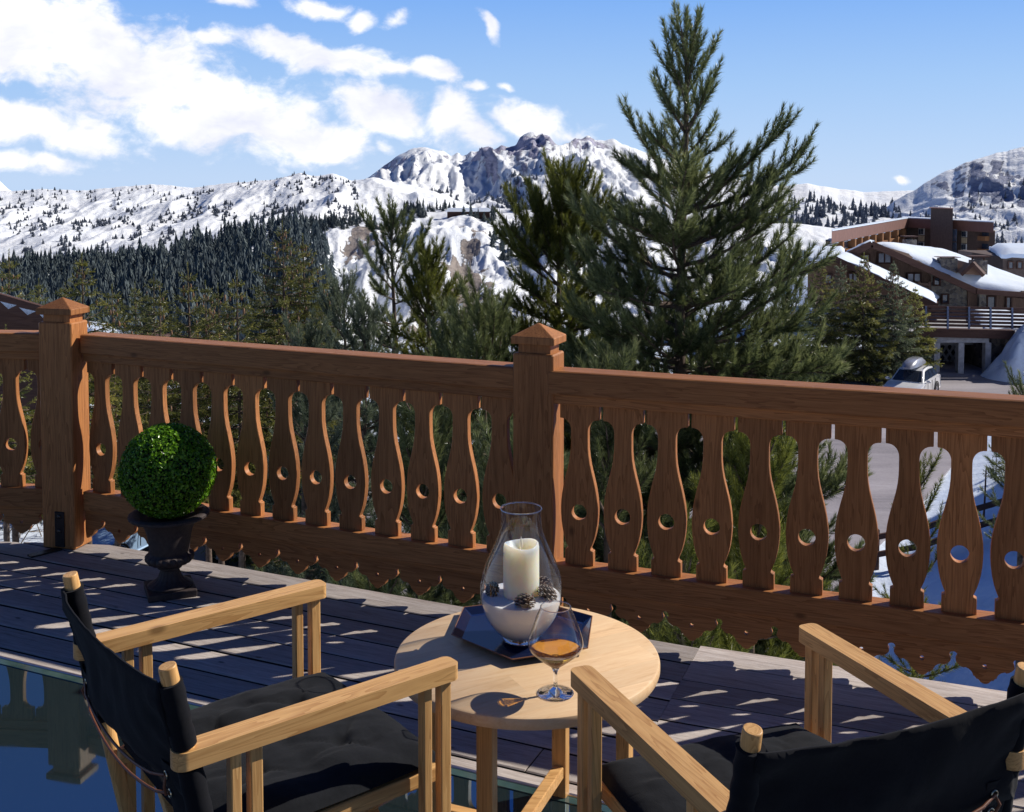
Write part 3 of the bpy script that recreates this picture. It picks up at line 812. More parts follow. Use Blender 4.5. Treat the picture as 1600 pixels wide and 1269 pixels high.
def pick(L, n, xr, tr, dens=None, seed=1):
    """n spots on a terrain layer, within an azimuth range and a height range, thinned by dens(x, t)"""
    o, xs, t, G = L; r = np.random.default_rng(seed); out = []
    tries = 0
    while len(out) < n and tries < n*60:
        tries += 1
        x = r.uniform(*xr); tt = r.uniform(*tr)
        if dens is not None and r.random() > dens(x, tt): continue
        fi = np.interp(x, xs, np.arange(len(xs))); ft = tt*(len(t)-1)
        i, j = min(int(fi), len(xs)-2), min(int(ft), len(t)-2); a, b_ = fi-i, ft-j
        out.append(G[j, i]*(1-a)*(1-b_)+G[j, i+1]*a*(1-b_)+G[j+1, i]*(1-a)*b_+G[j+1, i+1]*a*b_)
    return out
M['far_conifer'] = foliage('distant_conifers', (.04, .058, .074), (.115, .15, .155), (.20, .22, .19), .1, .8)  # paled and blued, distance haze put into the colour
M['far_conifer_blue'] = foliage('hazy_distant_conifers', (.085, .11, .16), (.13, .16, .215), (.17, .20, .25), .1, .8)  # paler and bluer again, more haze in the colour
hh = lambda n, a, b, s=1: np.random.default_rng(s).uniform(a, b, n)
p = pick(MT6, 3600, (-200, 520), (.02, 1.), lambda x, t: (x < 500 or t < .55)*1.* .35+.65*(fbm(np.array([x*.02]), np.array([t*6]), 3, 9)[0] > .47), 2)
far_wood('forest', p, hh(len(p), 9, 17), M['far_conifer'], 'dark conifer forest covering the hillside on the left')
p = pick(MT2, 1500, (-120, 560), (.02, .99), lambda x, t: (fbm(np.array([x*.05]), np.array([t*7]), 4, 19)[0] > .535)*(.25+.75*(1-t)), 3)
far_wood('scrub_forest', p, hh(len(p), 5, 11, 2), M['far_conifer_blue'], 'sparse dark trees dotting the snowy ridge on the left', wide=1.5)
p = pick(MT5, 330, (440, 1000), (.86, 1.0), lambda x, t: (fbm(np.array([x*.02]), np.array([t*14]), 3, 29)[0] > .47), 4)+pick(MT5, 260, (760, 960), (.60, .8), lambda x, t: .9*math.exp(-((x-850)/60)**2), 5)
far_wood('scattered_forest', p, hh(len(p), 7, 13, 3), M['far_conifer'], 'small conifers standing along the ski slopes below the rocky massif')
p = pick(MT1, 500, (600, 1000), (.02, .42), lambda x, t: math.exp(-((x-800)/110)**2)*(fbm(np.array([x*.04]), np.array([t*9]), 3, 39)[0] > .45), 6)
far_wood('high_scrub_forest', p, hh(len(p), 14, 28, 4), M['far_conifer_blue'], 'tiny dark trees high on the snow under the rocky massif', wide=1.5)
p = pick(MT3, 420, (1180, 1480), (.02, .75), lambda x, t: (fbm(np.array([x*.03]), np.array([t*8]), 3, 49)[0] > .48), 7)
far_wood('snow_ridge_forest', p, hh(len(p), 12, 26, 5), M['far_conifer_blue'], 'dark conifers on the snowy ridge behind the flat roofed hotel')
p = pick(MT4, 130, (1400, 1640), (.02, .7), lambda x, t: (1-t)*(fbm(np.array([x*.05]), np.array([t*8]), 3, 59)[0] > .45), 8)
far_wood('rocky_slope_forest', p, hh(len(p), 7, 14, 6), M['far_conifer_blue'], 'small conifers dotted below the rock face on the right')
# ------------------------------------------------------------------ near conifers, every needle a face
def perp_basis(D):
    ref = np.where(np.abs(D[:, 2:3]) < .9, np.array([[0, 0, 1.]]), np.array([[1., 0, 0]]))
    A = np.cross(D, ref); A /= np.linalg.norm(A, axis=1, keepdims=True)
    return A, np.cross(D, A)
def needles(S, n_per_m, nl, nw, lean=(.45, .95), r=rng, tbase=.35, tvar=.5, tip_boost=.25):
    """S: rows start(3) dir(3) length curve tintshift; needles stand around each shoot, leaning to its tip"""
    S = np.asarray(S); cnt = np.maximum(3, (S[:, 6]*n_per_m).astype(int)); idx = np.repeat(np.arange(len(S)), cnt); N = len(idx)
    t = r.random(N)**.9; p0, D, L, cv = S[idx, :3], S[idx, 3:6], S[idx, 6], S[idx, 7]
    up = np.array([0, 0, 1.])
    pos = p0+D*(L*t)[:, None]+up*(cv*L*t*t)[:, None]
    ax = D+up*(2*cv*t)[:, None]; ax /= np.linalg.norm(ax, axis=1, keepdims=True)
    A, B = perp_basis(ax); phi = r.random(N)*2*PI
    rad = A*np.cos(phi)[:, None]+B*np.sin(phi)[:, None]
    ln = r.uniform(*lean, N)*(1-.55*t**3)
    nd_ = ax*np.cos(ln)[:, None]+rad*np.sin(ln)[:, None]
    nd_ += r.normal(0, .12, (N, 3)); nd_ /= np.linalg.norm(nd_, axis=1, keepdims=True)
    LN = nl*r.uniform(.7, 1.15, N)
    side = np.cross(nd_, r.normal(0, 1, (N, 3))); side /= np.linalg.norm(side, axis=1, keepdims=True)
    wd = (side*nw*.5)
    V = np.stack([pos-wd, pos+wd, pos+nd_*LN[:, None]], 1).reshape(-1, 3)
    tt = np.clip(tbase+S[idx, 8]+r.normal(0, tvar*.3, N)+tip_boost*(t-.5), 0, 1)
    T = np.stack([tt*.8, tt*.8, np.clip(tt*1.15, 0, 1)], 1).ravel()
    return V, np.arange(3*N).reshape(-1, 3), T
def vz(az, el): return np.array([math.cos(el)*math.cos(az), math.cos(el)*math.sin(az), math.sin(el)])

def pine(base, height, rad, label, group, mat='pine', seed=1, whorl=.42, dens=1., nl=.085, nw=.006, npm=820, zlow=0., lean=(0, 0), first=None, shoot=.30, top_open=1.0, skew=None, warm=0., extra=None):
    """Swiss-stone-pine habit: rising limbs in whorls, long bottle-brush shoots turned up at the ends"""
    height = height-.2
    r = np.random.default_rng(seed); S = []
    wood_ = MB(); bx, by, bz = base
    trunk = lambda z: np.array([bx+lean[0]*(z/height)**2+.03*math.sin(z*1.3+seed), by+lean[1]*(z/height)**2+.03*math.cos(z*1.1+seed), bz+z])
    zs = np.linspace(0, height*.985, 22)
    tr = [(.011*height*(1-z/height)**.9+.012) for z in zs]
    wood_.tube([trunk(z) for z in zs], tr, 8)
    def shoot_at(p, d, L, cv, sh): S.append((*p, *d, L, cv, sh))
    def limb(p0, az, el, L, r0, z_rel):
        n = 7; d = vz(az, el); up = r.uniform(.16, .42)*(1.1-z_rel*.3)
        side = np.array([-math.sin(az), math.cos(az), 0]); bend = r.normal(0, .12)
        pt = lambda t: p0+d*L*t+np.array([0, 0, 1])*(up*L*.75*t*t-.10*L*math.sin(PI*min(1, t*1.3))*(1-z_rel))+side*bend*L*t*t
        wood_.tube([pt(k/n) for k in range(n+1)], [r0*(1-.8*k/n)+.004 for k in range(n+1)], 5)
        tone = r.normal(0, .10)
        e = pt(1)-pt(.86); e /= np.linalg.norm(e)
        # the needled end of the limb, then side shoots
        k = max(1, int(L*.55/shoot))
        for q in range(k+1):
            t0 = 1-(q+1)*shoot/L*.9
            if t0 < .3: break
            a, b_ = pt(t0), pt(min(1, t0+shoot/L)); dd = b_-a; ll = np.linalg.norm(dd)
            shoot_at(a, dd/ll, ll*1.05, .0, tone)
        shoot_at(pt(1), e, shoot*.55, .25, tone+.08)
        ns = max(3, int(L/.115*dens*(top_open if p0[2]-bz > height-3.4 else 1.)))
        for q in range(ns):
            t = .14+.84*(q+r.random())/ns
            sgn = 1 if q % 2 else -1
            tg = pt(min(1, t+.05))-pt(t-.05); tg /= np.linalg.norm(tg)
            fw = r.uniform(.55, 1.0)
            dd = tg*fw+side*sgn*r.uniform(.45, .95)+np.array([0, 0, r.uniform(-.05, .55)])
            dd /= np.linalg.norm(dd); l2 = L*r.uniform(.22, .42)*(1.2-.65*t)+.06
            a = pt(t)
            if l2 > shoot*1.3:
                m_ = a+dd*(l2-shoot)*.8
                wood_.tube([a, m_, a+dd*l2], [.010, .007, .004], 4, cap=False)
                for z_ in range(2):
                    d3 = dd+r.normal(0, .5, 3)+np.array([0, 0, .35]); d3 /= np.linalg.norm(d3)
                    shoot_at(a+dd*l2*r.uniform(.35, .8), d3, shoot*r.uniform(.55, .9), .3, tone+r.normal(0, .08))
                shoot_at(m_, dd, shoot*1.0, .45, tone+r.normal(0, .06))
            else:
                shoot_at(a, dd, max(.12, l2), .45, tone+r.normal(0, .06))
    z = zlow if first is None else first
    while z < height-.25:
        q = z/height
        R = rad(q)
        nb = int(round((5.4 if q < .85 else 4.2)*dens**.5))
        a0 = r.random()*6
        for k in range(nb):
            az = a0+2*PI*k/nb+r.normal(0, .18)
            sk = 1. if skew is None else skew(az, q)
            L = min(R*r.uniform(.72, 1.12)*sk, .16+.55*(height-z))
            qq = max(0, (z-(height-5))/5); el = math.radians(-2+14*qq+34*qq**3+r.normal(0, 6))
            if z > height-1.4: el = math.radians(46+22*(z-height+1.4)/1.4+r.normal(0, 6))
            limb(trunk(z+r.normal(0, .05)), az, el, max(.24, L*(1.0+.35*(z > height-1.4))), .006+.012*L, q)
        z += whorl*(1.05-.25*q)*r.uniform(.85, 1.2)/(top_open if z > height-3.4 else 1.)
    for (zt_, az, el, L) in (extra or []): limb(trunk(height-zt_), az, math.radians(el), L, .022, .8)
    # leader with its brush of needles
    zt = height*.985
    for zz in np.arange(height-1.2, height-.05, .26): shoot_at(trunk(zz), np.array([0, 0, 1.]), .27, 0, .02)
    shoot_at(trunk(height-.12), np.array([0, 0, 1.]), .24, 0, .05)
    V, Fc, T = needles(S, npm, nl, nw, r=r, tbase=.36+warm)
    root = empty('pine_tree', tuple(base), 0, label, 'pine tree', group)
    cr = np_mesh('crown', V-np.array(base), Fc, T)
    link('crown', cr, M[mat], root)
    wood_.v = [tuple(np.array(p)-np.array(base)) for p in wood_.v]
    wood_.build('trunk', M['bark'], root, smooth=60)
    return root

def spruce(base, height, rad, label, group, mat='spruce', seed=1, whorl=.30, tw=.034, nper=26, cones=0, zlow=.0, spire=.12, conz=(.72, .97), conesize=.11, dens=1.0):
    """spruce habit: tiers of drooping limbs fringed with short-needled twigs, bare spire, cones hanging near the top"""
    r = np.random.default_rng(seed); S = []; wood_ = MB(); con = MB()
    bx, by, bz = base
    trunk = lambda z: np.array([bx+.02*math.sin(z+seed), by+.02*math.cos(z*.8+seed), bz+z])
    zs = np.linspace(0, height, 14)
    wood_.tube([trunk(z) for z in zs], [.010*height*(1-z/height)**.85+.007 for z in zs], 7)
    z = max(.15, zlow); ends = []
    while z < height*(1-.015):
        q = z/height; dz = height-z; sl = .52 if spire < .1 else .38
        R = min(rad*(1.05+.1*math.sin(z*3.1+seed)), .05+sl*dz*(1-.06*dz if dz < 5 else .7))*(1. if dz > .9 else r.uniform(.6, 1.25))
        nb = 8 if q < .8 else 6
        nb = max(4, int(nb*dens)); a0 = r.random()*6
        for k in range(nb):
            az = a0+2*PI*k/nb+r.normal(0, .2); L = R*r.uniform(.7, 1.15)
            el = math.radians(-16+46*math.exp(-dz/1.3)+r.normal(0, 7))
            d = vz(az, el); side = np.array([-math.sin(az), math.cos(az), 0]); p0 = trunk(z)
            lift = r.uniform(.10, .28)
            pt = lambda t: p0+d*L*t+np.array([0, 0, 1])*(lift*L*t*t)
            wood_.tube([pt(0), pt(.4), pt(.75), pt(1.)], [.005+.009*L, .004+.006*L, .004, .002], 4, cap=False)
            tone = r.normal(0, .2)
            step = .085*(tw/.034)
            nt_ = max(4, int(L/step*3.0))
            for j in range(nt_):
                t = .12+.88*(j+r.random())/nt_
                sgn = 1 if j % 2 else -1
                l2 = (.07+.30*L*(1-.75*t))*r.uniform(.6, 1.1)*.9
                dd = d*r.uniform(.6, 1.)+side*sgn*r.uniform(.4, 1.0)+np.array([0, 0, r.uniform(-.55, .10)])
                dd /= np.linalg.norm(dd)
                S.append((*pt(t), *dd, l2, -.08, tone+r.normal(0, .1)+.42*(t-.62)))  # twigs darker towards the trunk: inner crown shade put into the tint
            e = pt(1)-pt(.8); e /= np.linalg.norm(e)
            S.append((*pt(.72), *e, L*.3+.05, .1, tone+.12))
            ends.append((q, pt(r.uniform(.55, .98))))
        z += whorl*(1.0-.35*math.exp(-dz/1.5))*r.uniform(.85, 1.15)
    for zz in np.arange(height-.9, height, .12): S.append((*trunk(zz), 0, 0, 1., .16, 0, .1))
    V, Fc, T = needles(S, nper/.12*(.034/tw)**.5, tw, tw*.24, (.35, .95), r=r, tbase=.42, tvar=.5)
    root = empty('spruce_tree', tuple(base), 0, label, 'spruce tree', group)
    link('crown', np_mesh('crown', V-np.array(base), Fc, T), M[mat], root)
    wood_.v = [tuple(np.array(p)-np.array(base)) for p in wood_.v]
    wood_.build('trunk', M['bark'], root, smooth=60)
    if cones:
        c = [e for e in ends if conz[0] < e[0] < conz[1]]; r.shuffle(c)
        for q, p in (c*4)[:cones]:
            s = conesize*r.uniform(.7, 1.1); p = np.array(p)+r.normal(0, .05, 3)-np.array(base)
            con.ell((p[0], p[1], p[2]-s*.55), (s*.19, s*.19, s*.55), 6, 4, tint=.5)
        tag(con.build('cones', M['cone'], root, smooth=80), kind='stuff')
    return root

def ground_at(x, y): return float(ground_z(np.array([x]), np.array([y]))[0])
def place(px, ptop, d):
    """foot of a tree whose tip shows at (px, ptop) from the terrace, standing d metres away; returns foot and height"""
    t = at(px, ptop, d); gz_ = min(ground_at(t[0], t[1]), t[2]-.9)
    return np.array([t[0], t[1], gz_]), t[2]-gz_
GP, GS = 'stone pines growing just beyond the terrace', 'spruces growing below the terrace'
# the big pine that stands over the railing
b, h = place(1070, 2, 11.5)
def big_r(q):
    z = q*h
    return float(np.interp(z, [0, h-6.6, h-5.2, h-4.2, h-3.4, h-2.6, h-1.9, h-1.2, h-.6, h], [1.75, 1.68, 1.56, 1.34, 1.18, 1.04, .84, .48, .32, .18]))
def big_skew(az, q):
    # the long sweeping limbs reach out to the right high up and to the left lower down
    s = 1.
    if .70 < q < .86: s *= 1.0+.22*max(0, math.cos(az))-.10*max(0, -math.cos(az))
    return s
pine(b, h, big_r, 'tallest pine, its top rising high above the railing right of the middle post', GP, 'pine', 5, .285, 1.5, .090, 0.0068, 760, first=2.6, shoot=.30, skew=big_skew, top_open=.72, extra=[(2.0, -.1, 36, 1.25), (2.35, .15, 30, 1.45), (3.0, -.2, 24, 1.15), (3.1, .5, 26, 1.1), (1.75, 2.9, 42, .85), (2.7, 3.1, 28, 1.2), (3.2, 2.8, 24, 1.2)])
P_ = lambda r0, r1, k=.8: (lambda q: r1+(r0-r1)*(1-q)**k)
b, h = place(876, 270, 15.); pine(b, h, P_(2.1, .22, .6), 'bright green pine behind the middle post, left of the tallest pine', GP, 'pine_warm', 12, .30, 1.5, .100, 0.0085, 600, first=h-5.6, warm=.08)
b, h = place(614, 326, 19.); pine(b, h, P_(1.45, .2, .5), 'open slender pine with a bare visible trunk in front of the snowy gully', GP, 'pine', 23, .46, .95, .11, 0.0105, 480, first=h-5.0, shoot=.34)
b, h = place(672, 388, 18.); pine(b, h, P_(1.35, .2, .55), 'bushy pine just right of the open slender pine', GP, 'pine_warm', 31, .34, 1.25, .105, 0.0098, 480, first=h-4.6)
b, h = place(708, 462, 16.); pine(b, h, P_(1.2, .18, .6), 'dark pine filling the gap right of the bushy pine', GP, 'pine', 46, .34, 1.2, .10, .0088, 480, first=h-4.4)
b, h = place(566, 468, 17.); pine(b, h, P_(1.1, .18, .6), 'grey green pine at the left foot of the open slender pine', GP, 'pine_pale', 48, .36, 1.1, .10, .0092, 440, first=h-4.)
b, h = place(760, 442, 13.5); pine(b, h, P_(1.45, .2, .6), 'low dark pine just left of the middle post', GP, 'pine', 44, .33, 1.25, .10, 0.007, 580, first=h-4.8)
b, h = place(1232, 338, 13.2); pine(b, h, P_(.62, .16, .75), 'pine tucked against the right side of the tallest pine', GP, 'pine', 57, .34, 1.25, .10, 0.007, 580, first=h-5.2)
b, h = place(540, 424, 22.); pine(b, h, P_(1.45, .2, .6), 'silvery pale pine right of the big dark spruce', GP, 'pine_pale', 63, .36, 1.15, .105, 0.0105, 324, first=h-4.)
b, h = place(478, 500, 12.5); pine(b, h, P_(1.2, .16, .7), 'low silvery pine peeping over the long railing section', GP, 'pine_pale', 71, .33, 1.2, .10, 0.007, 580, first=h-4.4)
b, h = place(955, 545, 9.3); pine(b, h, P_(1.15, .16, .7), 'dark pine seen between the balusters right of the middle post', GP, 'pine', 83, .33, 1.15, .095, 0.0057, 729, first=h-4.4)
b, h = place(655, 590, 9.6); pine(b, h, P_(1.35, .16, .7), 'dark pine seen between the balusters left of the lantern', GP, 'pine', 91, .33, 1.15, .095, 0.0057, 729, first=h-4.4)
b, h = place(800, 660, 8.6); pine(b, h, P_(1.25, .16, .6), 'short pine hidden behind the round table and lantern', GP, 'pine', 97, .33, 1.15, .095, 0.0057, 729, first=h-3.6)
b, h = place(1180, 640, 8.8); pine(b, h, P_(1.05, .16, .6), 'short pine seen through the balusters above the right chair', GP, 'pine_warm', 103, .33, 1.15, .095, 0.0057, 729, first=h-3.6)
b, h = place(1075, 800, 7.4); pine(b, h, P_(1.0, .16, .6), 'low pine boughs under the scalloped skirt right of the table', GP, 'pine_warm', 107, .36, .9, .085, 0.0049, 756, first=h-2.6)
b, h = place(590, 850, 9.0); pine(b, h, P_(1.2, .16, .6), 'low pine boughs under the scalloped skirt left of the table', GP, 'pine', 109, .33, 1.15, .095, 0.0057, 702, first=h-2.6)
b, h = place(1437, 713, 13.); pine(b, h, P_(.95, .12, .6), 'thin young pine sapling in front of the sunlit road', GP, 'pine_warm', 113, .42, .55, .08, 0.0062, 567, first=h-3., shoot=.26)
b, h = place(1604, 555, 17.); pine(b, h, P_(.95, .12, .6), 'dark pine tip at the right edge above the railing', GP, 'pine', 119, .42, .75, .09, 0.0081, 432, first=h-3.)
b, h = place(412, 868, 8.4); pine(b, h, P_(.35, .1, .6), 'small dark pine shoots showing below the skirt beside the urn', GP, 'pine', 127, .3, .8, .08, 0.0057, 648, first=h-1.2, shoot=.2)

# spruces on the left, hung with cones
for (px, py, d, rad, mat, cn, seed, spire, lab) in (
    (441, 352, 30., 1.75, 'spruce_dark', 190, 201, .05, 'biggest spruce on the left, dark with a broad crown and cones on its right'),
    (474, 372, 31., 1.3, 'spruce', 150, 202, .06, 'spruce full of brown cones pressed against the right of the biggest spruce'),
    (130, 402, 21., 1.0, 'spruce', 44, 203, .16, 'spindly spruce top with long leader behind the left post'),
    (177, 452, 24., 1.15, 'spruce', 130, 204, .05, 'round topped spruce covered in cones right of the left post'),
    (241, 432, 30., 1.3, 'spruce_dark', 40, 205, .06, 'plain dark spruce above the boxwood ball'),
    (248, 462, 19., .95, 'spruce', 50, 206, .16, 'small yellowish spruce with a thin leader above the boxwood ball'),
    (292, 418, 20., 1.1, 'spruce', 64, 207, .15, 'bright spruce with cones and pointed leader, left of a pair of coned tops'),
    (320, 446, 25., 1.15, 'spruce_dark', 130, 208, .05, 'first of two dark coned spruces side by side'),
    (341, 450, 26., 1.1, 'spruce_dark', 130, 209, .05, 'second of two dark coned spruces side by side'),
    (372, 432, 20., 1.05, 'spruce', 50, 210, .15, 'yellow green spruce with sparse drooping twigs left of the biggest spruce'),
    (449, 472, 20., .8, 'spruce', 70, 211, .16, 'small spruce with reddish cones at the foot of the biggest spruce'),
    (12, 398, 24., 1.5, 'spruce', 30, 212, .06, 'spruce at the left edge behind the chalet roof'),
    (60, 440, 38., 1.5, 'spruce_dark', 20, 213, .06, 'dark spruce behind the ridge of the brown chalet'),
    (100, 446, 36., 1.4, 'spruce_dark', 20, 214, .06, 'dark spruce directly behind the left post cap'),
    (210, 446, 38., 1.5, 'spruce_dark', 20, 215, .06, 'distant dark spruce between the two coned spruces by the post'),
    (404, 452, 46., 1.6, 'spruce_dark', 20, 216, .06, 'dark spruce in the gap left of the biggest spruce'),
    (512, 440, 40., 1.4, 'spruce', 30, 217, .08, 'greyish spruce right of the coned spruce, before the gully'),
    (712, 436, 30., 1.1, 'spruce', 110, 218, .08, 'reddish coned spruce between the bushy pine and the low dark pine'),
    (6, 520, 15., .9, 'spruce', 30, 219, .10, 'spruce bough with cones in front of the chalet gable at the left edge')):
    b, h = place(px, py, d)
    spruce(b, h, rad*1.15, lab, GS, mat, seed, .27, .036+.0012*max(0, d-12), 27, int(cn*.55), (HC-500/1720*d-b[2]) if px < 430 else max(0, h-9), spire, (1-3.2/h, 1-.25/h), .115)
# the group by the road on the right
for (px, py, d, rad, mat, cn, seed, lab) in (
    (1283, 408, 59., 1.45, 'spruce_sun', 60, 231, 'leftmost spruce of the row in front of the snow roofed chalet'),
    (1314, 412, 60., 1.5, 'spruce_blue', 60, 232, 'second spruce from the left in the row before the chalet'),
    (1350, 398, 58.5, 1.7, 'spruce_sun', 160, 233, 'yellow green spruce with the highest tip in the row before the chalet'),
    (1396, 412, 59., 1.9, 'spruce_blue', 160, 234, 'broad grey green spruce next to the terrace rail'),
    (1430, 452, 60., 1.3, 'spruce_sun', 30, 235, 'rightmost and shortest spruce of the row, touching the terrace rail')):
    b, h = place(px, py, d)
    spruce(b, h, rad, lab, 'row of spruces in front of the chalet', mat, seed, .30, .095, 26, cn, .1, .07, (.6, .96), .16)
b, h = place(1556, 705, 37.); spruce(b, h, .7, 'tiny dark spruce on the blue snow bank', 'small spruces on the snow bank', 'spruce_dark', 240, .3, .05, 24, 0, .1, .1)
b, h = place(1568, 712, 38.); spruce(b, h, .6, 'smaller of the two tiny spruces on the snow bank, right of the other', 'small spruces on the snow bank', 'spruce_dark', 241, .3, .05, 24, 0, .1, .1)

# bare bush left of the left post
def bush(base, R, n, label, seed):
    r = np.random.default_rng(seed); m = MB()
    def grow(p, d, L, rad_, lev):
        pts = [p]; dd = d
        for k in range(4):
            dd = dd+r.normal(0, .16, 3); dd /= np.linalg.norm(dd); pts.append(pts[-1]+dd*L/4)
        m.tube(pts, [rad_*(1-.17*k) for k in range(5)], 4, cap=False)
        if lev < 3:
            for k in range(4 if lev < 2 else 3):
                q = pts[r.integers(1, 5)]; e = dd+r.normal(0, .55, 3); e /= np.linalg.norm(e)
                grow(q, e, L*r.uniform(.45, .7), rad_*.55, lev+1)
    for k in range(n):
        a = r.random()*6.28; d = np.array([math.cos(a)*.5, math.sin(a)*.5, 1.]); d /= np.linalg.norm(d)
        grow(np.array(base)+np.array([r.normal(0, R*.25), r.normal(0, R*.25), 0]), d, R*r.uniform(.7, 1.1), .018, 0)
    root = empty('bare_bush', tuple(base), 0, label, 'bush')
    m.v = [tuple(np.array(p)-np.array(base)) for p in m.v]
    m.build('branches', M['twig'], root)
for (px, py, d, R, n, s, lab) in ((28, 846, 33., 3.0, 22, 1, 'bare brown bush showing under the left railing section'), (40, 800, 36., 3.6, 16, 2, 'leafless twiggy bush behind the left post')):
    q = at(px, py, d); bush((q[0], q[1], ground_at(q[0], q[1])), R, n, lab, s)
# ------------------------------------------------------------------ buildings
def planks(name, a, b, axis='z'): return wood(name, a, b, axis, .25, .75, .2, .1, False, .5)
M['chalet_wood'] = planks('brown_chalet_boards', (.30, .19, .135), (.15, .09, .065))
M['dark_wood'] = planks('dark_brown_timber', (.12, .065, .05), (.06, .032, .026), 'x')
M['orange_wood'] = planks('honey_timber', (.30, .15, .07), (.2, .09, .04))
M['hotel_wall'] = simple('brown_render', (.13, .095, .082), .85, 0, .2, 2., .15)
M['hotel_band'] = simple('red_brown_fascia', (.21, .11, .09), .7, 0, .3, 1.2, .12)
M['cream'] = simple('cream_panel', (.62, .50, .33), .7, 0, .3, 3., .1)
M['frame_white'] = simple('white_window_frame', (.7, .7, .7), .6)
M['steel_blue'] = simple('blue_grey_post', (.10, .13, .22), .5, .3)
M['concrete'] = simple('pale_concrete', (.42, .42, .44), .85, 0, .2, 4., .25)
M['shingle'] = simple('weathered_shingles', (.23, .15, .11), .85, 0, .2, 14., .5, .6, .02)
M['tin'] = simple('grey_roof_sheet', (.30, .32, .36), .5, .4, .4, 6., .2)
M['recess_shade'] = simple('dark_recess', (.02, .02, .025), .9)  # near-black back wall of the underpass, recess shade put into the colour
def stone_mat(name, sc, a, b, mortar):
    m, nt, out = new_mat(name)
    v = coords(nt, (1, 1, 1), 'Object', False)
    vo = nd(nt, 'ShaderNodeTexVoronoi', ins={'Vector': v, 'Scale': sc})
    ed = nd(nt, 'ShaderNodeTexVoronoi', feature='DISTANCE_TO_EDGE', ins={'Vector': v, 'Scale': sc}).outputs['Distance']
    n = noise(nt, v, sc*3, 5, .6)
    sepc = nd(nt, 'ShaderNodeSeparateColor', ins={0: vo.outputs['Color']})
    f = mth(nt, 'ADD', mth(nt, 'MULTIPLY', sepc.outputs[0], .7), mth(nt, 'MULTIPLY', n, .3))
    c = ramp(nt, f, [(.2, a), (.8, b)])
    e = ramp(nt, ed, [(.02, g(0)), (.07, g(1))])
    c = mixc(nt, e, mortar, c)
    principled(nt, out, Base_Color=c, Roughness=.9, Specular_IOR_Level=.2, Normal=bump(nt, mth(nt, 'ADD', e, n), .6, .04))
    return m
M['stone'] = stone_mat('rubble_stone', 4.2, (.16, .14, .13), (.42, .36, .27), (.30, .28, .27))
M['stone_dark'] = stone_mat('shadowed_rubble_stone', 3.6, (.06, .055, .055), (.20, .17, .15), (.11, .10, .10))  # darker copy of the rubble stone, underpass shade put into the colour
def glass_pane(name, col, rough=.05):
    m, nt, out = new_mat(name)
    v = coords(nt, (1, 1, 1), 'Object', True)
    c = ramp(nt, noise(nt, v, .9, 3, .5), [(.3, col), (.7, tuple(x*2.2 for x in col))])
    principled(nt, out, Base_Color=c, Roughness=rough, IOR=1.6, Specular_IOR_Level=.7)
    return m
M['pane'] = glass_pane('window_glass', (.03, .04, .06))
M['curtain'] = simple('curtained_window', (.38, .40, .46), .25, 0, .6, 3., .3)

def A(px, py, d): return Vector(at(px, py, d))
def plate(mb, pts, th, mi=0, down=True, tint=.5):
    """a slab whose top face has the given corners"""
    P_ = [Vector(p) for p in pts]; n = (P_[1]-P_[0]).cross(P_[2]-P_[0]).normalized()
    if n.z < 0: P_.reverse(); n = -n
    k = len(P_); off = -n*th
    V = P_+[p+off for p in P_]
    F_ = [tuple(range(k)), tuple(range(2*k-1, k-1, -1))]+[(i+k, (i+1) % k+k, (i+1) % k, i) for i in range(k)]
    return mb.add(V, F_, mi, tint)
def slab(mb, pts, off, mi=0):
    """flat polygon pushed along a vector to give it thickness"""
    P_ = [Vector(p) for p in pts]; off = Vector(off); k = len(P_)
    V = P_+[p+off for p in P_]
    F_ = [tuple(range(k)), tuple(range(2*k-1, k-1, -1))]+[(i+k, (i+1) % k+k, (i+1) % k, i) for i in range(k)]
    return mb.add(V, F_, mi)
def local(mb, root):
    o = Vector(root.location); c, s = math.cos(-root.rotation_euler[2]), math.sin(-root.rotation_euler[2])
    mb.v = [((v[0]-o.x)*c-(v[1]-o.y)*s, (v[0]-o.x)*s+(v[1]-o.y)*c, v[2]-o.z) for v in mb.v]
    return mb

# --- big chalet with the snow-covered roof
root = empty('chalet', tuple(A(1440, 483, 76)), 0, 'wooden chalet with stone corner under a wide snow covered roof with small dormer', 'chalet')
DG = 76.
m_ = MB(); slab(m_, [A(1326, 485, DG), A(1455, 485, DG), A(1455, 424, DG), A(1362, 383, DG), A(1326, 399, DG)], tuple(ray(1326, 440)*8)); local(m_, root).build('wall', M['chalet_wood'], root)
m_ = MB(); slab(m_, [A(1455.0, 487, DG-.25), A(1512, 487, DG-.25), A(1512, 449, DG-.25), A(1455, 423, DG-.25)], tuple(ray(1400, 440)*7)); local(m_, root).build('stone_wall', M['stone'], root)
# eaves wall running off to the right
m_ = MB(); slab(m_, [A(1512.2, 487, 75.6), A(1700, 492, 74.5), A(1700, 462, 74.5), A(1512.2, 453, 75.6)], (0, .5, 0)); local(m_, root).build('wall', M['chalet_wood'], root)
for (x0, x1) in ((1530, 1541), (1598, 1612)):
    m_ = MB(); slab(m_, [A(x0, 487, 75.2), A(x1, 487, 75.2), A(x1, 455, 75.2), A(x0, 455, 75.2)], (0, .3, 0)); local(m_, root).build('stone_pier', M['stone'], root)
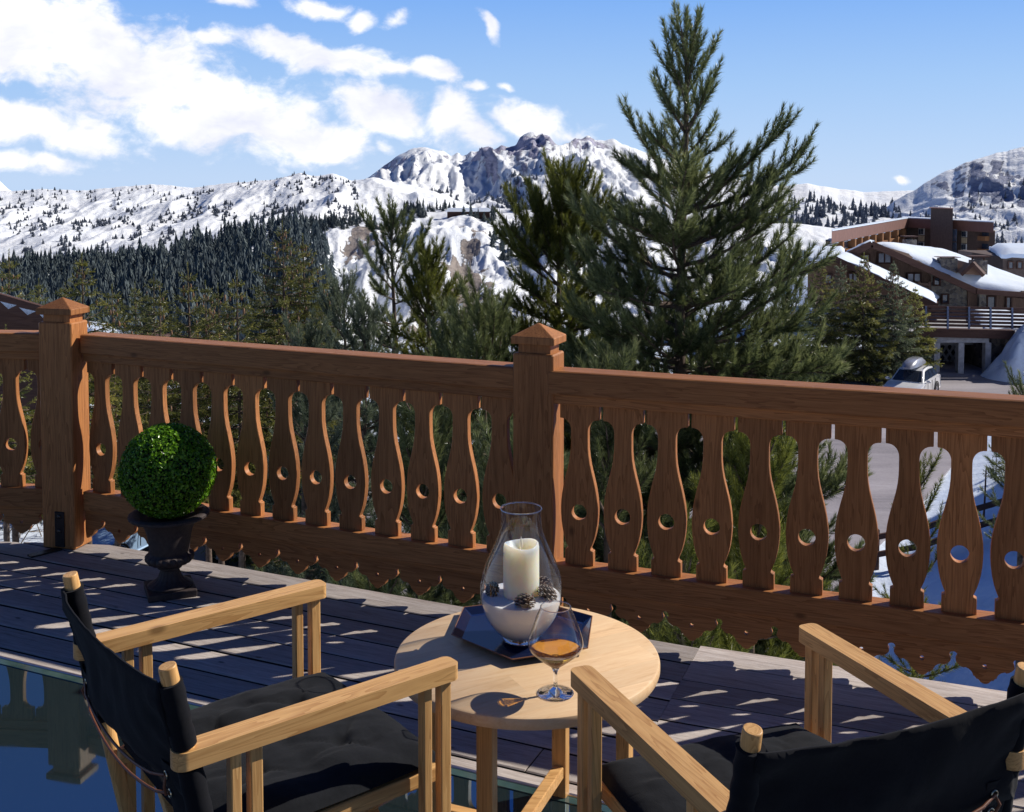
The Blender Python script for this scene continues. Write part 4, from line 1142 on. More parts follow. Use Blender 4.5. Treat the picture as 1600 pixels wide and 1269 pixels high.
# roof: timber deck with the snow lying on it
near = [A(1316, 401, 74.4), A(1362, 378.5, 74.4), A(1524, 452.5, 74.4)]
ra, rb, rc, rd_ = A(1362, 379.5, 74.4), A(1466, 391, 81), A(1700, 478, 77), A(1524, 453.5, 74.4)
re = A(1700, 466, 73.4)
m_ = MB(); plate(m_, [ra, rd_, re, rc, rb], .32); plate(m_, [A(1316, 402, 74.4), ra, A(1366, 379.5, 77.5), A(1322, 401, 77.5)], .32)
roof = local(m_, root).build('roof', M['dark_wood'], root)
up = Vector((0, 0, .04))
m_ = MB()
# snow blanket: a soft, slightly lumpy sheet
def blanket(c00, c10, c11, c01, nu, nv, th, seed, lump=.12, hang=.25):
    V = []; r = np.random.default_rng(seed)
    for j in range(nv+1):
        for i in range(nu+1):
            u, v = i/nu, j/nv
            p = c00.lerp(c10, u).lerp(c01.lerp(c11, u), v)
            e = min(u, 1-u, v, 1-v)
            t = th*min(1, .35+e*9)+lump*float(fbm(np.array([u*6+seed]), np.array([v*6]), 3, seed)[0]-.5)
            if e == 0: p = p+Vector((r.normal(0, .05), 0, r.normal(0, .03)))
            V.append(p+Vector((0, 0, max(.05, t))))
    n = len(V); V2 = V+[Vector((p.x, p.y, p.z-.42*th-.1)) for p in V]
    F_ = [(j*(nu+1)+i, j*(nu+1)+i+1, (j+1)*(nu+1)+i+1, (j+1)*(nu+1)+i) for j in range(nv) for i in range(nu)]
    b = [i for i in range(nu+1)]+[j*(nu+1)+nu for j in range(1, nv+1)]+[nv*(nu+1)+i for i in range(nu-1, -1, -1)]+[j*(nu+1) for j in range(nv-1, 0, -1)]
    F_ += [(b[k]+n, b[(k+1) % len(b)]+n, b[(k+1) % len(b)], b[k]) for k in range(len(b))]
    return V2, F_
V, F_ = blanket(A(1366, 381, 74.6), A(1525, 452, 74.6), A(1700, 476, 76.5), A(1464, 391, 80.6), 26, 18, .40, 3); m_.add(V, F_)
V, F_ = blanket(A(1318, 400.5, 74.6), A(1361, 379.5, 74.6), A(1366, 379, 77), A(1323, 400, 77), 10, 4, .3, 4); m_.add(V, F_)
local(m_, root).build('roof_snow', M['roof_snow'], roof, smooth=50)
# verge boards
m_ = MB(); m_.bar(A(1314, 403.5, 74.1), A(1362, 381.5, 74.1), .18, .42); m_.bar(A(1362, 381.5, 74.1), A(1526, 455.5, 74.1), .18, .42)
m_.bar(A(1526, 455.5, 74.0), A(1700, 467.5, 73.2), .18, .34)
local(m_, root).build('verge_board', M['dark_wood'], root)
def window(root, x0, x1, y0, y1, d, fr=.10, glass='pane', name='window', fm='dark_wood', div=0):
    p, q = A(x0, y1, d), A(x1, y0, d); f = MB()
    for (a, b) in (((p.x-fr, p.z-fr), (p.x, q.z+fr)), ((q.x, p.z-fr), (q.x+fr, q.z+fr)), ((p.x, p.z-fr), (q.x, p.z)), ((p.x, q.z), (q.x, q.z+fr))):
        f.box(a[0], b[0], d-.14, d+.02, a[1], b[1])
    for k in range(div):
        x = p.x+(q.x-p.x)*(k+1)/(div+1); f.box(x-fr*.4, x+fr*.4, d-.12, d+.0, p.z, q.z)
    fo = local(f, root).build(name, M[fm], root)
    gmb = MB(); gmb.box(p.x, q.x, d-.06, d-.02, p.z, q.z); local(gmb, root).build('pane', M[glass], fo)
    return fo
window(root, 1372, 1391, 396, 410, DG-.02, glass='curtain', div=1)
window(root, 1348, 1357, 399, 406, DG-.02, glass='curtain')
window(root, 1418, 1437, 428, 439.5, DG-.02, glass='curtain', div=1)
window(root, 1459.5, 1467, 434.5, 444.5, DG-.28)
window(root, 1472, 1480, 461, 472.5, DG-.28)
window(root, 1542.5, 1553.5, 464, 480, 75.4, name='door')
window(root, 1572, 1578, 465, 482, 75.2, name='door')
m_ = MB()
for k in range(3): m_.bar(A(1398, 441+k*6, 75.4), A(1453, 445+k*6, 75.4), .08, .18)
for x in (1400, 1418, 1436, 1452): m_.bar(A(x, 460, 75.4), A(x, 440, 75.4), .16, .16, up=(0, 1, 0))
local(m_, root).build('balcony', M['chalet_wood'], root)
# dormer and chimneys on the roof
m_ = MB(); dd = 73.3
slab(m_, [A(1505, 428.5, dd), A(1537, 430.5, dd), A(1521, 413, dd)], (.2, 4, .1)); dm = local(m_, root).build('dormer', M['chalet_wood'], root)
m_ = MB(); plate(m_, [A(1500, 428, dd-.5), A(1520, 409.5, dd-.5), A(1524, 408, dd+3.8), A(1503, 424, dd+3.8)], .22); plate(m_, [A(1520, 409.5, dd-.5), A(1539, 430, dd-.5), A(1541, 425, dd+3.8), A(1524, 408, dd+3.8)], .22)
local(m_, root).build('dormer_roof', M['dark_wood'], dm)
for (x, y, d, wd, hh_) in ((1528, 420, 76.5, 1.0, 1.1), (1421, 385, 78, .75, .9), (1480, 408, 75.2, 1.1, .35)):
    m_ = MB(); p = A(x, y, d); m_.box(p.x-wd/2, p.x+wd/2, p.y-.4, p.y+.4, p.z-1.0, p.z+hh_*.55, 0); m_.box(p.x-wd*.65, p.x+wd*.65, p.y-.55, p.y+.55, p.z+hh_*.75, p.z+hh_*.83, 1)
    for sx in (-1, 1): m_.box(p.x+sx*wd*.4-.05, p.x+sx*wd*.4+.05, p.y-.05, p.y+.05, p.z+hh_*.55, p.z+hh_*.76, 1)
    local(m_, root).build('chimney', [M['stone'], M['dark_wood']], roof)

# --- lower gabled house in front of it on the left
root = empty('chalet', tuple(A(1305, 470, 68)), 0, 'lower gabled chalet wing with snowy roof half hidden by the row of spruces', 'chalet')
m_ = MB(); slab(m_, [A(1262, 480, 69), A(1450, 480, 69), A(1450, 478, 69), A(1303, 405, 69), A(1262, 421, 69)], tuple(ray(1262, 440)*5)); local(m_, root).build('wall', M['chalet_wood'], root)
m_ = MB(); plate(m_, [A(1255, 423, 68), A(1303, 402, 68), A(1316, 396, 76), A(1270, 414, 76)], .25); plate(m_, [A(1303, 402, 68), A(1462, 477, 68), A(1470, 466, 76), A(1316, 396, 76)], .25)
rf = local(m_, root).build('roof', M['dark_wood'], root)
m_ = MB(); V, F_ = blanket(A(1304, 402, 68.2), A(1460, 475, 68.2), A(1468, 465, 75.5), A(1316, 395.5, 75.5), 18, 5, .34, 8); m_.add(V, F_)
V, F_ = blanket(A(1257, 422, 68.2), A(1302, 402, 68.2), A(1315, 396, 75.5), A(1271, 413, 75.5), 8, 5, .3, 9); m_.add(V, F_)
local(m_, root).build('roof_snow', M['roof_snow'], rf, smooth=50)
m_ = MB(); m_.bar(A(1253, 425, 67.8), A(1303, 404, 67.8), .16, .36); m_.bar(A(1303, 404, 67.8), A(1464, 479, 67.8), .16, .36); local(m_, root).build('verge_board', M['dark_wood'], root)
window(root, 1326, 1338, 428, 440, 68.95, glass='curtain', div=1)
window(root, 1288, 1298, 430, 442, 68.95, glass='curtain')

# --- house with a plain snow roof behind
root = empty('snow_roofed_house', tuple(A(1285, 412, 92)), 0, 'low house showing only its thick white snow roof left of the chalet gables', 'house')
m_ = MB(); slab(m_, [A(1262, 425, 92), A(1320, 425, 92), A(1320, 405, 92), A(1262, 406, 92)], tuple(ray(1262, 410)*5)); local(m_, root).build('wall', M['dark_wood'], root)
m_ = MB(); V, F_ = blanket(A(1258, 405, 91), A(1322, 403, 91), A(1318, 391, 98), A(1262, 390, 98), 14, 8, .45, 12); m_.add(V, F_); local(m_, root).build('roof_snow', M['roof_snow'], root, smooth=50)
# --- lodge at the far right
root = empty('lodge', tuple(A(1590, 425, 125)), 0, 'long brown lodge with flat snowy roof at the right edge below the rocky mountain', 'lodge')
m_ = MB(); slab(m_, [A(1552, 450, 125), A(1567, 450, 119), A(1567, 402, 119), A(1552, 397, 125)], (0, 8, 0)); slab(m_, [A(1567, 450, 119), A(1680, 450, 119), A(1680, 402, 119), A(1567, 402, 119)], (0, 12, 0)); local(m_, root).build('wall', M['hotel_wall'], root)
m_ = MB(); V, F_ = blanket(A(1564, 401, 118), A(1690, 401, 118), A(1690, 389, 132), A(1546, 389, 132), 14, 8, .8, 14); m_.add(V, F_); local(m_, root).build('roof_snow', M['roof_snow'], root, smooth=50)
for x in (1576, 1590): window(root, x, x+6, 410, 419, 118.9, .12)

# --- flat-roofed hotel
root = empty('hotel', tuple(A(1411, 430, 250)), 0, 'big brown flat roofed hotel with a square tower and rows of balconies', 'hotel')
pL, pC, pR = at(1290, 371, 187), at(1411, 354.5, 250), at(1555, 361, 223)
def zof(py, d): return at(800, py, d)[2]
ztop, zband, zbot = zof(340.5, 250), zof(354.5, 250), zof(450, 250)
def wing(a, b, thick, name, mat, z0, z1, out=0.):
    a2, b2 = np.array(a[:2]), np.array(b[:2]); d = unit(b2-a2); n = np.array([d[1], -d[0]])
    if n@(-a2) < 0: n = -n
    a2 = a2+n*out; b2 = b2+n*out
    bk_ = unit(a2 if np.hypot(*a2) < np.hypot(*b2) else b2)*thick; m_ = MB(); P_ = [a2, b2, b2+bk_, a2+bk_]
    m_.add([(p[0], p[1], z0) for p in P_]+[(p[0], p[1], z1) for p in P_], [(0, 1, 2, 3), (7, 6, 5, 4), (0, 4, 5, 1), (1, 5, 6, 2), (2, 6, 7, 3), (3, 7, 4, 0)])
    return local(m_, root).build(name, M[mat], root), n, d
wl, nL_, dL_ = wing(pL, pC, 5, 'wall', 'hotel_wall', zbot-8, zband+.2)
wr, nR_, dR_ = wing(pC, pR, 5, 'wall', 'hotel_wall', zbot-8, zband+.2)
wing(pL-np.append(dL_*2.5, 0), pC-np.append(dL_*.0, 0), 5, 'roof_band', 'hotel_band', zband, ztop, 1.6)
wing(pC+np.append(dR_*1.2, 0), pR+np.append(dR_*1.0, 0), 5, 'roof_band', 'hotel_band', zband, ztop+.02, 1.3)
wing(pL-np.append(dL_*2.5, 0), pC, 5, 'roof_snow', 'roof_snow', ztop+.03, ztop+.22, 1.7)
wing(pC+np.append(dR_*1.2, 0), pR+np.append(dR_*1.1, 0), 5, 'roof_snow', 'roof_snow', ztop+.05, ztop+.24, 1.4)
t0, t1 = at(1468, 400, 236), at(1503, 400, 229)
wing(t0, t1, 5, 'tower', 'hotel_wall', zbot-8, zof(326.5, 232), 2.4)
wing(t0-np.append(dR_*.3, 0), t1+np.append(dR_*.3, 0), 5.2, 'tower_coping', 'hotel_band', zof(326.5, 232)+.02, zof(325.2, 232), 2.6)
def facade(px, y0, y1, w_px, base, d, n, mat, name, proud=.12, parent=None, dref=None, base_out=0.):
    """panel on a facade at the azimuth of px, between two heights given at distance dref"""
    u = ray(px, 300); u = u[:2]/u[1]
    b2 = np.array(base[:2])+n*base_out; k = (b2@n)/(u@n); c = u*k; dist = k
    half = w_px/1720*dist/abs(unit(u)@np.array([d[1], -d[0]]))*.5
    z0, z1 = zof(y1, dist), zof(y0, dist)
    a, b = c-d*half, c+d*half; o = n*proud
    m_ = MB(); P_ = [a+o, b+o, b-o*.5, a-o*.5]
    m_.add([(p[0], p[1], z0) for p in P_]+[(p[0], p[1], z1) for p in P_], [(0, 1, 2, 3), (7, 6, 5, 4), (0, 4, 5, 1), (1, 5, 6, 2), (2, 6, 7, 3), (3, 7, 4, 0)])
    return local(m_, root).build(name, M[mat], parent or root)
for (px, w_, rows) in ((1441.3, 8.4, ((357, 367, 1), (368, 377, 0), (378, 387, 1), (388, 397, 0))), (1508.4, 7.6, ((361, 370.5, 1), (371.5, 380, 0), (381, 390.5, 1), (391.5, 400, 0), (401, 410, 1)))):
    for (a, b, k) in rows:
        if k:
            f = facade(px, a, b, w_, pC, dR_, nR_, 'frame_white', 'window', .15)
            for s in (-1, 1): facade(px+s*w_*.235, a+.8, b-.8, w_*.36, pC, dR_, nR_, 'pane', 'pane', .24, f)
        else: facade(px, a, b, w_, pC, dR_, nR_, 'cream', 'panel', .12)
for (a, b) in ((358, 377), (379, 396)): facade(1492, a, b, 7.5, t0, dR_, nR_, 'pane', 'window', .15, base_out=2.4)
for y in (361, 381, 401):
    facade(1541.5, y+8, y+15, 11, pR, dR_, nR_, 'orange_wood', 'balcony', 1.1)
    facade(1541.5, y, y+8, 9, pR, dR_, nR_, 'pane', 'window', .1)
xs_l = [1300, 1319.5, 1330, 1341, 1352, 1363.5, 1375, 1387.5, 1400]
for i, x in enumerate(xs_l):
    u = ray(x, 300); u = u[:2]/u[1]; k = (np.array(pL[:2])@nL_)/(u@nL_)
    yb = 282+(354.5-282)*250/k
    sc = 250/k
    f = facade(x, yb+3*sc, yb+12*sc, 8.5*sc, pL, dL_, nL_, 'frame_white', 'window', .2)
    facade(x, yb+4*sc, yb+11*sc, 6.5*sc, pL, dL_, nL_, 'pane', 'pane', .3, f)
    facade(x, yb+12.5*sc, yb+18*sc, 9*sc, pL, dL_, nL_, 'orange_wood', 'balcony', 1.2)
    f2 = facade(x, yb+20*sc, yb+29*sc, 8.5*sc, pL, dL_, nL_, 'frame_white', 'window', .2)
    facade(x, yb+21*sc, yb+28*sc, 6.5*sc, pL, dL_, nL_, 'pane', 'pane', .3, f2)
    facade(x, yb+29.5*sc, yb+36*sc, 9*sc, pL, dL_, nL_, 'orange_wood', 'balcony', 1.2)
    # arched hood with snow
    c2 = u*k+nL_*1.0; R = 4.6*sc/1720*k; zc = zof(yb+2*sc, k); m_ = MB()
    arc = [(math.cos(PI*q/10), math.sin(PI*q/10)) for q in range(11)]
    V = [(*(c2+dL_*R*1.55*ca), zc+R*1.2*sa) for ca, sa in arc]+[(*(c2+dL_*R*1.55*ca-nL_*1.4), zc+R*1.2*sa) for ca, sa in arc]
    m_.add(V, [tuple(range(11)), tuple(range(21, 10, -1))]+[(q+11, q+12, q+1, q) for q in range(10)]+[(0, 10, 21, 11)])
    local(m_, root).build('arched_hood', M['roof_snow'], root)
    facade(x+5.6, yb, yb+40*sc, 1.5*sc, pL, dL_, nL_, 'orange_wood', 'timber_post', 1.5)

# --- terrace with slatted railing above a stone underpass
root = empty('stone_underpass', tuple(A(1500, 595, 62)), 0, 'raised terrace carried on pale columns over a dark stone underpass by the road', 'underpass')
m_ = MB(); slab(m_, [A(1436, 513, 61), A(1586, 516.5, 61), A(1586, 530, 61), A(1436, 526.5, 61)], (0, .5, 0)); local(m_, root).build('fascia_beam', M['dark_wood'], root)
m_ = MB(); p, q = A(1405, 512, 61.2), A(1720, 516, 61.2); m_.box(p.x, q.x, 61.6, 64, p.z-.5, p.z-.26); m_.box(p.x, q.x, 64.01, 79, p.z-1.4, p.z-.9); local(m_, root).build('terrace_slab', M['concrete'], root)
m_ = MB(); V, F_ = blanket(Vector((A(1552, 512, 61).x, 62, p.z-.25)), Vector((q.x, 62, p.z-.25)), Vector((q.x, 76, p.z-.75)), Vector((A(1515, 500, 76).x, 76, p.z-.75)), 20, 10, .3, 21, .25); m_.add(V, F_); local(m_, root).build('terrace_snow', M['roof_snow'], root, smooth=50)
zg = GZ-.4
m_ = MB(); a, b = A(1437, 590, 61.6), A(1590, 590, 61.6)
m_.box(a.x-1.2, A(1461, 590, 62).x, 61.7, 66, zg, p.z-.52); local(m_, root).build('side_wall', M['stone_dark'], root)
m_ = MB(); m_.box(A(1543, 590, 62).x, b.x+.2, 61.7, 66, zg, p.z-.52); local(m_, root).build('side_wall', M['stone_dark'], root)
m_ = MB(); m_.box(a.x-1, b.x+1, 65.4, 66.4, zg, p.z-.52); wallb = local(m_, root).build('back_wall', M['recess_shade'], root)
m_ = MB()
for k in range(-4, 30):
    for s in (-1, 1):
        x0 = a.x+k*.42; z0 = zg; z1 = p.z-.55; x1 = x0+s*(z1-z0)*.62
        m_.bar((x0, 65.30+.05*(s > 0), z0), (x1, 65.30+.05*(s > 0), z1), .12, .05, up=(0, 1, 0))
local(m_, root).build('lattice', M['concrete'], wallb)
for x in (1461.5, 1499, 1541):
    m_ = MB(); c = A(x, 590, 61.4); m_.box(c.x-.16, c.x+.16, c.y-.2, c.y+.24, zg, p.z-.86); local(m_, root).build('column', M['concrete'], root)
m_ = MB(); a2, b2 = A(1458, 535, 61.3), A(1545, 535, 61.3); m_.box(a2.x, b2.x, 61.25, 61.68, p.z-.855, p.z-.54); local(m_, root).build('lintel', M['concrete'], root)
root = empty('slatted_railing', tuple(A(1500, 512, 60.9)), 0, 'horizontal slat railing with blue grey posts along the edge of the raised terrace', 'railing')
for k in range(6):
    m_ = MB(); y = 480.5+k*5.6; m_.bar(A(1420, y-1.4, 60.95), A(1720, y+5, 60.95), .06, .14); local(m_, root).build('slat', M['dark_wood'], root)
for x in (1446.7, 1480.8, 1514, 1547.7, 1581.5, 1616):
    m_ = MB(); m_.bar(A(x, 514, 60.85), A(x, 478.5+(x-1446)*.02, 60.85), .10, .08, up=(0, 1, 0)); local(m_, root).build('post', M['steel_blue'], root)
# retaining ground between underpass and chalets
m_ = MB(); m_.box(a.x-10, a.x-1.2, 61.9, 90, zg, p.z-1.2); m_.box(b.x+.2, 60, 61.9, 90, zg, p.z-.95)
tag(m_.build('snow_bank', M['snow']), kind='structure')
# heap of cleared snow beside the underpass
def mound(name, c, rx, ry, h, seed):
    n = 64; r_ = np.linspace(0, 1, 16); V = []; Fc = []
    for i, q in enumerate(r_):
        for k in range(n):
            t = 2*PI*k/n
            x, y = c[0]+rx*q*math.cos(t), c[1]+ry*q*math.sin(t)
            z = c[2]+h*(1-q*q)**1.2*(.35+1.3*float(fbm(np.array([x*.75]), np.array([y*.75]), 5, seed)[0]))-.15*q
            V.append((x, y, z))
    for i in range(15):
        for k in range(n): Fc.append((i*n+k, i*n+(k+1) % n, (i+1)*n+(k+1) % n, (i+1)*n+k))
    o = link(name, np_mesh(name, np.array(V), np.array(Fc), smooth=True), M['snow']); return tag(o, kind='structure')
mound('snow_heap', (29.2, 60.0, GZ-.1), 3.7, 2.6, 2.6, 3)
mound('snow_heap', (-9.5, 41.5, GZ), 6, 2.6, 1.1, 5)

# --- neighbour chalet roofs on the left
root = empty('brown_chalet', tuple(A(0, 560, 17)), 0, 'dark brown chalet gable with shingled roof edge behind the left post', 'chalet')
m_ = MB(); plate(m_, [A(-120, 428, 17), A(112, 497, 17), A(114, 491, 19.5), A(-120, 421, 19.5)], .16); rf = local(m_, root).build('roof', M['tin'], root)
m_ = MB(); m_.bar(A(-120, 436, 16.95), A(110, 503, 16.95), .10, .24); m_.bar(A(-120, 451, 17.05), A(104, 517, 17.05), .08, .16); local(m_, root).build('verge_board', M['dark_wood'], root)
m_ = MB(); slab(m_, [A(-150, 640, 17.6), A(66, 640, 17.6), A(66, 510, 17.6), A(-150, 445, 17.6)], tuple(ray(66, 560)*2.5)); local(m_, root).build('wall', M['dark_wood'], root)
m_ = MB()
for k in range(7):
    x0, y0 = -60+k*30, 452+k*9.5
    m_.add([A(x0, y0, 16.9), A(x0+26, y0+6, 16.9), A(x0+13, y0+12, 16.9)], [(0, 1, 2)])
local(m_, root).build('icicles', M['roof_snow'], rf)
root = empty('shingled_roof', tuple(A(20, 640, 21)), 0, 'reddish shingled roof edge with patches of snow seen through the left balusters', 'roof')
m_ = MB()
for k in range(7):
    dz = k*5.5; plate(m_, [A(-70, 588+k*7+12, 21-k*.28), A(70, 562+k*7+12, 21-k*.28), A(70, 552+k*7+12, 21.6-k*.28), A(-70, 578+k*7+12, 21.6-k*.28)], .06)
m_2 = local(m_, root).build('shingles', M['shingle'], root)
m_ = MB(); V, F_ = blanket(A(-60, 596, 21.2), A(50, 573, 21.2), A(46, 560, 22.3), A(-60, 580, 22.3), 14, 5, .10, 33, .12); m_.add(V, F_); local(m_, root).build('snow_patch', M['roof_snow'], root, smooth=50)
root = empty('shed_roof', tuple(A(180, 540, 55)), 0, 'low roof corner with melting snow just right of the left post', 'roof')
m_ = MB(); plate(m_, [A(100, 532, 55), A(240, 530, 55), A(202, 517, 60), A(110, 507, 62)], .25); rf = local(m_, root).build('roof_deck', M['tin'], root)
m_ = MB(); V, F_ = blanket(A(104, 529, 55.3), A(185, 523, 56.), A(172, 514, 59.6), A(110, 505, 62), 12, 8, .3, 35, .2); m_.add(V, F_); local(m_, root).build('snow_patch', M['roof_snow'], rf, smooth=50)
m_ = MB(); m_.box(*sorted((A(108, 540, 56).x, A(228, 540, 56).x)), 56.0, 60, GZ-1, A(110, 538, 56).z); local(m_, root).build('wall', M['dark_wood'], root)

# low dry stone wall by the road
root = empty('stone_wall', tuple(A(1345, 598, 50.5)), 0, 'low dry stone wall with snow between the spruces and the white car', 'wall')
m_ = MB(); r = np.random.default_rng(4)
pa, pb = A(1318, 604, 50.5), A(1384, 598, 51.5)
for k in range(60):
    q = pa.lerp(pb, r.random()); s = r.uniform(.14, .3)
    m_.ell((q.x, q.y+r.normal(0, .12), GZ+.15+r.random()*.85), (s*1.3, s, s*.75), 7, 5)
local(m_, root).build('stones', M['stone'], root, smooth=40)
# rail fence on the snow bank
root = empty('rail_fence', (10.4, 30.2, 0), 0, 'weathered wooden rail fence half buried in the blue shaded snow bank', 'fence')
pts = []
for k in range(7):
    x = 10.2+k*1.35; y = 30.4+.12*k; z = ground_at(x, y); pts.append(Vector((x, y, z)))
    m_ = MB(); m_.box(x-.09, x+.09, y-.09, y+.09, z-.5, z+1.15, ch=.02); local(m_, root).build('post', M['dark_wood'], root)
for hgt in (.45, .95):
    for k in range(6):
        m_ = MB(); m_.bar(pts[k]+Vector((0, -.12, hgt)), pts[k+1]+Vector((0, -.12, hgt)), .07, .15); local(m_, root).build('rail', M['dark_wood'], root)
for (px, py, d) in ((1538, 745, 33.), (1495, 790, 31.)):
    q = at(px, py, d); z = ground_at(q[0], q[1])
    m_ = MB(); m_.tube([(0, 0, -.3), (.03, 0, .6), (.05, 0, 1.5)], [.03, .028, .02], 6)
    tag(m_.build('snow_stake', M['dark_wood'], loc=(q[0], q[1], z)), 'thin dark snow stake stuck in the bank '+('behind the two tiny spruces' if px > 1500 else 'beside the rail fence'), 'stake')

# ------------------------------------------------------------------ cars
def paint(name, col, metal=.0):
    m, nt, out = new_mat(name)
    v = coords(nt, (1, 1, 1), 'Object', False); n = noise(nt, v, 3., 4, .6)
    c = ramp(nt, n, [(.3, tuple(x*.9 for x in col)), (.75, col)])
    principled(nt, out, Base_Color=c, Roughness=.35, Metallic=metal, Coat_Weight=.6, Coat_Roughness=.08)
    return m
M['white_paint'] = paint('white_car_paint', (.78, .78, .78)); M['blue_paint'] = paint('pale_blue_car_paint', (.34, .50, .72), .1); M['silver_paint'] = paint('silver_car_paint', (.42, .43, .46), .5)
M['red_paint'] = paint('dull_red_car_paint', (.35, .12, .12), .1)
M['tyre'] = simple('tyre_rubber', (.018, .018, .02), .8); M['rim'] = simple('alloy_rim', (.5, .5, .52), .35, .9); M['car_glass'] = glass_pane('car_glass', (.012, .018, .03), .03)
M['lamp'] = simple('headlamp_lens', (.6, .62, .66), .15, .2); M['black_trim'] = simple('black_trim', (.02, .02, .022), .5); M['grey_box'] = paint('grey_roof_box', (.30, .31, .36), .2)
def car(loc, ang, paintm, label, box=False):
    root = empty('parked_car', loc, ang, label, 'car', 'cars parked below the terrace')
    # body: side profile swept across with rounded flanks; x forward
    prof = [(-2.2, .32), (-2.25, .55), (-2.22, .85), (-2.1, .98), (-1.2, 1.0), (0, .98), (.95, .95), (1.55, .86), (2.05, .74), (2.22, .58), (2.2, .34), (1.85, .24), (-1.9, .24)]
    m_ = MB(); n = len(prof)
    ws = [(-.86, .80), (-.90, .97), (-.78, 1.0), (.78, 1.0), (.90, .97), (.86, .80)]
    V = []
    for (y, k) in ws:
        for (x, z) in prof: V.append((x*(1-.03*(abs(y) > .85)), y*(1 if z > .3 else .96), .62+(z-.62)*(k if abs(y) > .8 else 1)))
    F_ = [(a*n+i, a*n+(i+1) % n, (a+1)*n+(i+1) % n, (a+1)*n+i) for a in range(5) for i in range(n)]
    F_ += [tuple(range(n)), tuple(5*n+i for i in range(n-1, -1, -1))]
    m_.add(V, F_); body = m_.build('body', paintm, root, smooth=35, bevel=.03)
    # cabin
    cab = [(-2.05, .96), (-1.55, 1.44), (-.6, 1.52), (.1, 1.47), (1.0, .94)]
    m_ = MB(); V = []
    for s in (-1, 1):
        for (x, z) in cab: V.append((x, s*(.80 if z < 1.2 else .60), z))
    k = len(cab); m_.add(V, [tuple(range(k)), tuple(range(2*k-1, k-1, -1))]+[(i, i+k, (i+1) % k+k, (i+1) % k) for i in range(k)])
    m_.build('cabin', paintm, root, smooth=30, bevel=.04)
    m_ = MB(); e = .012
    def lerp2(a, b, t): return (a[0]+(b[0]-a[0])*t, a[1]+(b[1]-a[1])*t)
    def pane(pts): 
        P_ = [Vector(p) for p in pts]; nn = (P_[1]-P_[0]).cross(P_[2]-P_[0]).normalized()
        m_.add([p+nn*e for p in P_], [tuple(range(len(P_)))])
    a, b = cab[3], cab[4]
    f0, f1 = lerp2(b, a, .12), lerp2(b, a, .92)
    wf = lambda z: .80+( .60-.80)*(z-.95)/(.52)
    m_.add([(f0[0]+.05, -.70, f0[1]), (f0[0]+.05, .70, f0[1]), (f1[0]+.05, .54, f1[1]), (f1[0]+.05, -.54, f1[1])], [(0, 1, 2, 3)])
    f0, f1 = lerp2(cab[0], cab[1], .15), lerp2(cab[0], cab[1], .9)
    m_.add([(f0[0]-.05, .70, f0[1]), (f0[0]-.05, -.70, f0[1]), (f1[0]-.05, -.54, f1[1]), (f1[0]-.05, .54, f1[1])], [(0, 1, 2, 3)])
    for s in (-1, 1):
        for q in ([(-1.85, 1.02), (-1.5, 1.38), (-1.12, 1.42), (-1.08, 1.02)], [(-1.0, 1.02), (-1.03, 1.42), (-.42, 1.43), (-.38, 1.02)], [(-.30, 1.02), (-.34, 1.43), (.08, 1.40), (.72, 1.02)]):
            V = [(x, s*(wf(z)+.03), z) for x, z in q]
            m_.add(V, [(0, 1, 2, 3) if s > 0 else (3, 2, 1, 0)])
    m_.build('car_window', M['car_glass'], root)
    for (x, s) in ((1.35, 1), (1.35, -1), (-1.35, 1), (-1.35, -1)):
        w_ = MB(); R = Matrix.Translation((x, s*.80, .33)) @ Matrix.Rotation(PI/2, 4, 'X')
        w_.lathe([(.20, -.105), (.30, -.11), (.33, -.07), (.335, 0), (.33, .07), (.30, .11), (.20, .105)], 28)
        w_.v = [tuple(R @ Vector(v)) for v in w_.v]; wo_ = w_.build('tyre', M['tyre'], root, smooth=40)
        w_ = MB(); w_.lathe([(.0, -.08), (.05, -.085), (.19, -.06), (.205, -.10), (.205, .10), (.19, .06), (.05, .085), (0, .08)], 24)
        for q in range(5):
            t = 2*PI*q/5; w_.bar((.04*math.cos(t), .04*math.sin(t), .088*-s), (.19*math.cos(t), .19*math.sin(t), .078*-s), .05, .03)
        w_.v = [tuple(R @ Vector(v)) for v in w_.v]; w_.build('rim', M['rim'], wo_, smooth=30)
        h = MB(); h.lathe([(.40, -.02), (.355, -.02), (.355, .02), (.40, .02)], 28); h.v = [tuple(Matrix.Translation((x, s*.895, .34)) @ Matrix.Rotation(PI/2, 4, 'X') @ Vector(v)) for v in h.v]
        h.build('wheel_arch', M['black_trim'], root)
    for s in (-1, 1):
        h = MB(); h.ell((2.02, s*.64, .66), (.16, .20, .085), 12, 8); h.build('headlight', M['lamp'], root, smooth=60)
        h = MB(); h.ell((.72, s*.98, 1.02), (.09, .12, .075), 10, 6); h.build('wing_mirror', paintm, root, smooth=60)
        h = MB(); h.ell((-2.18, s*.70, .80), (.07, .14, .13), 10, 6); h.build('tail_light', M['red_paint'], root, smooth=60)
        h = MB(); h.bar((-1.3, s*.52, 1.54), (-.1, s*.52, 1.52), .03, .03); h.build('roof_rail', M['black_trim'], root)
    h = MB(); h.box(2.19, 2.235, -.42, .42, .46, .62, ch=.02); h.build('grille', M['black_trim'], root)
    h = MB()
    for x in (-1.05, -.38, .45):
        for s in (-1, 1): h.box(x-.006, x+.006, s*.892-.012, s*.892+.012, .40, .94)
    h.build('door_seam', M['black_trim'], body)
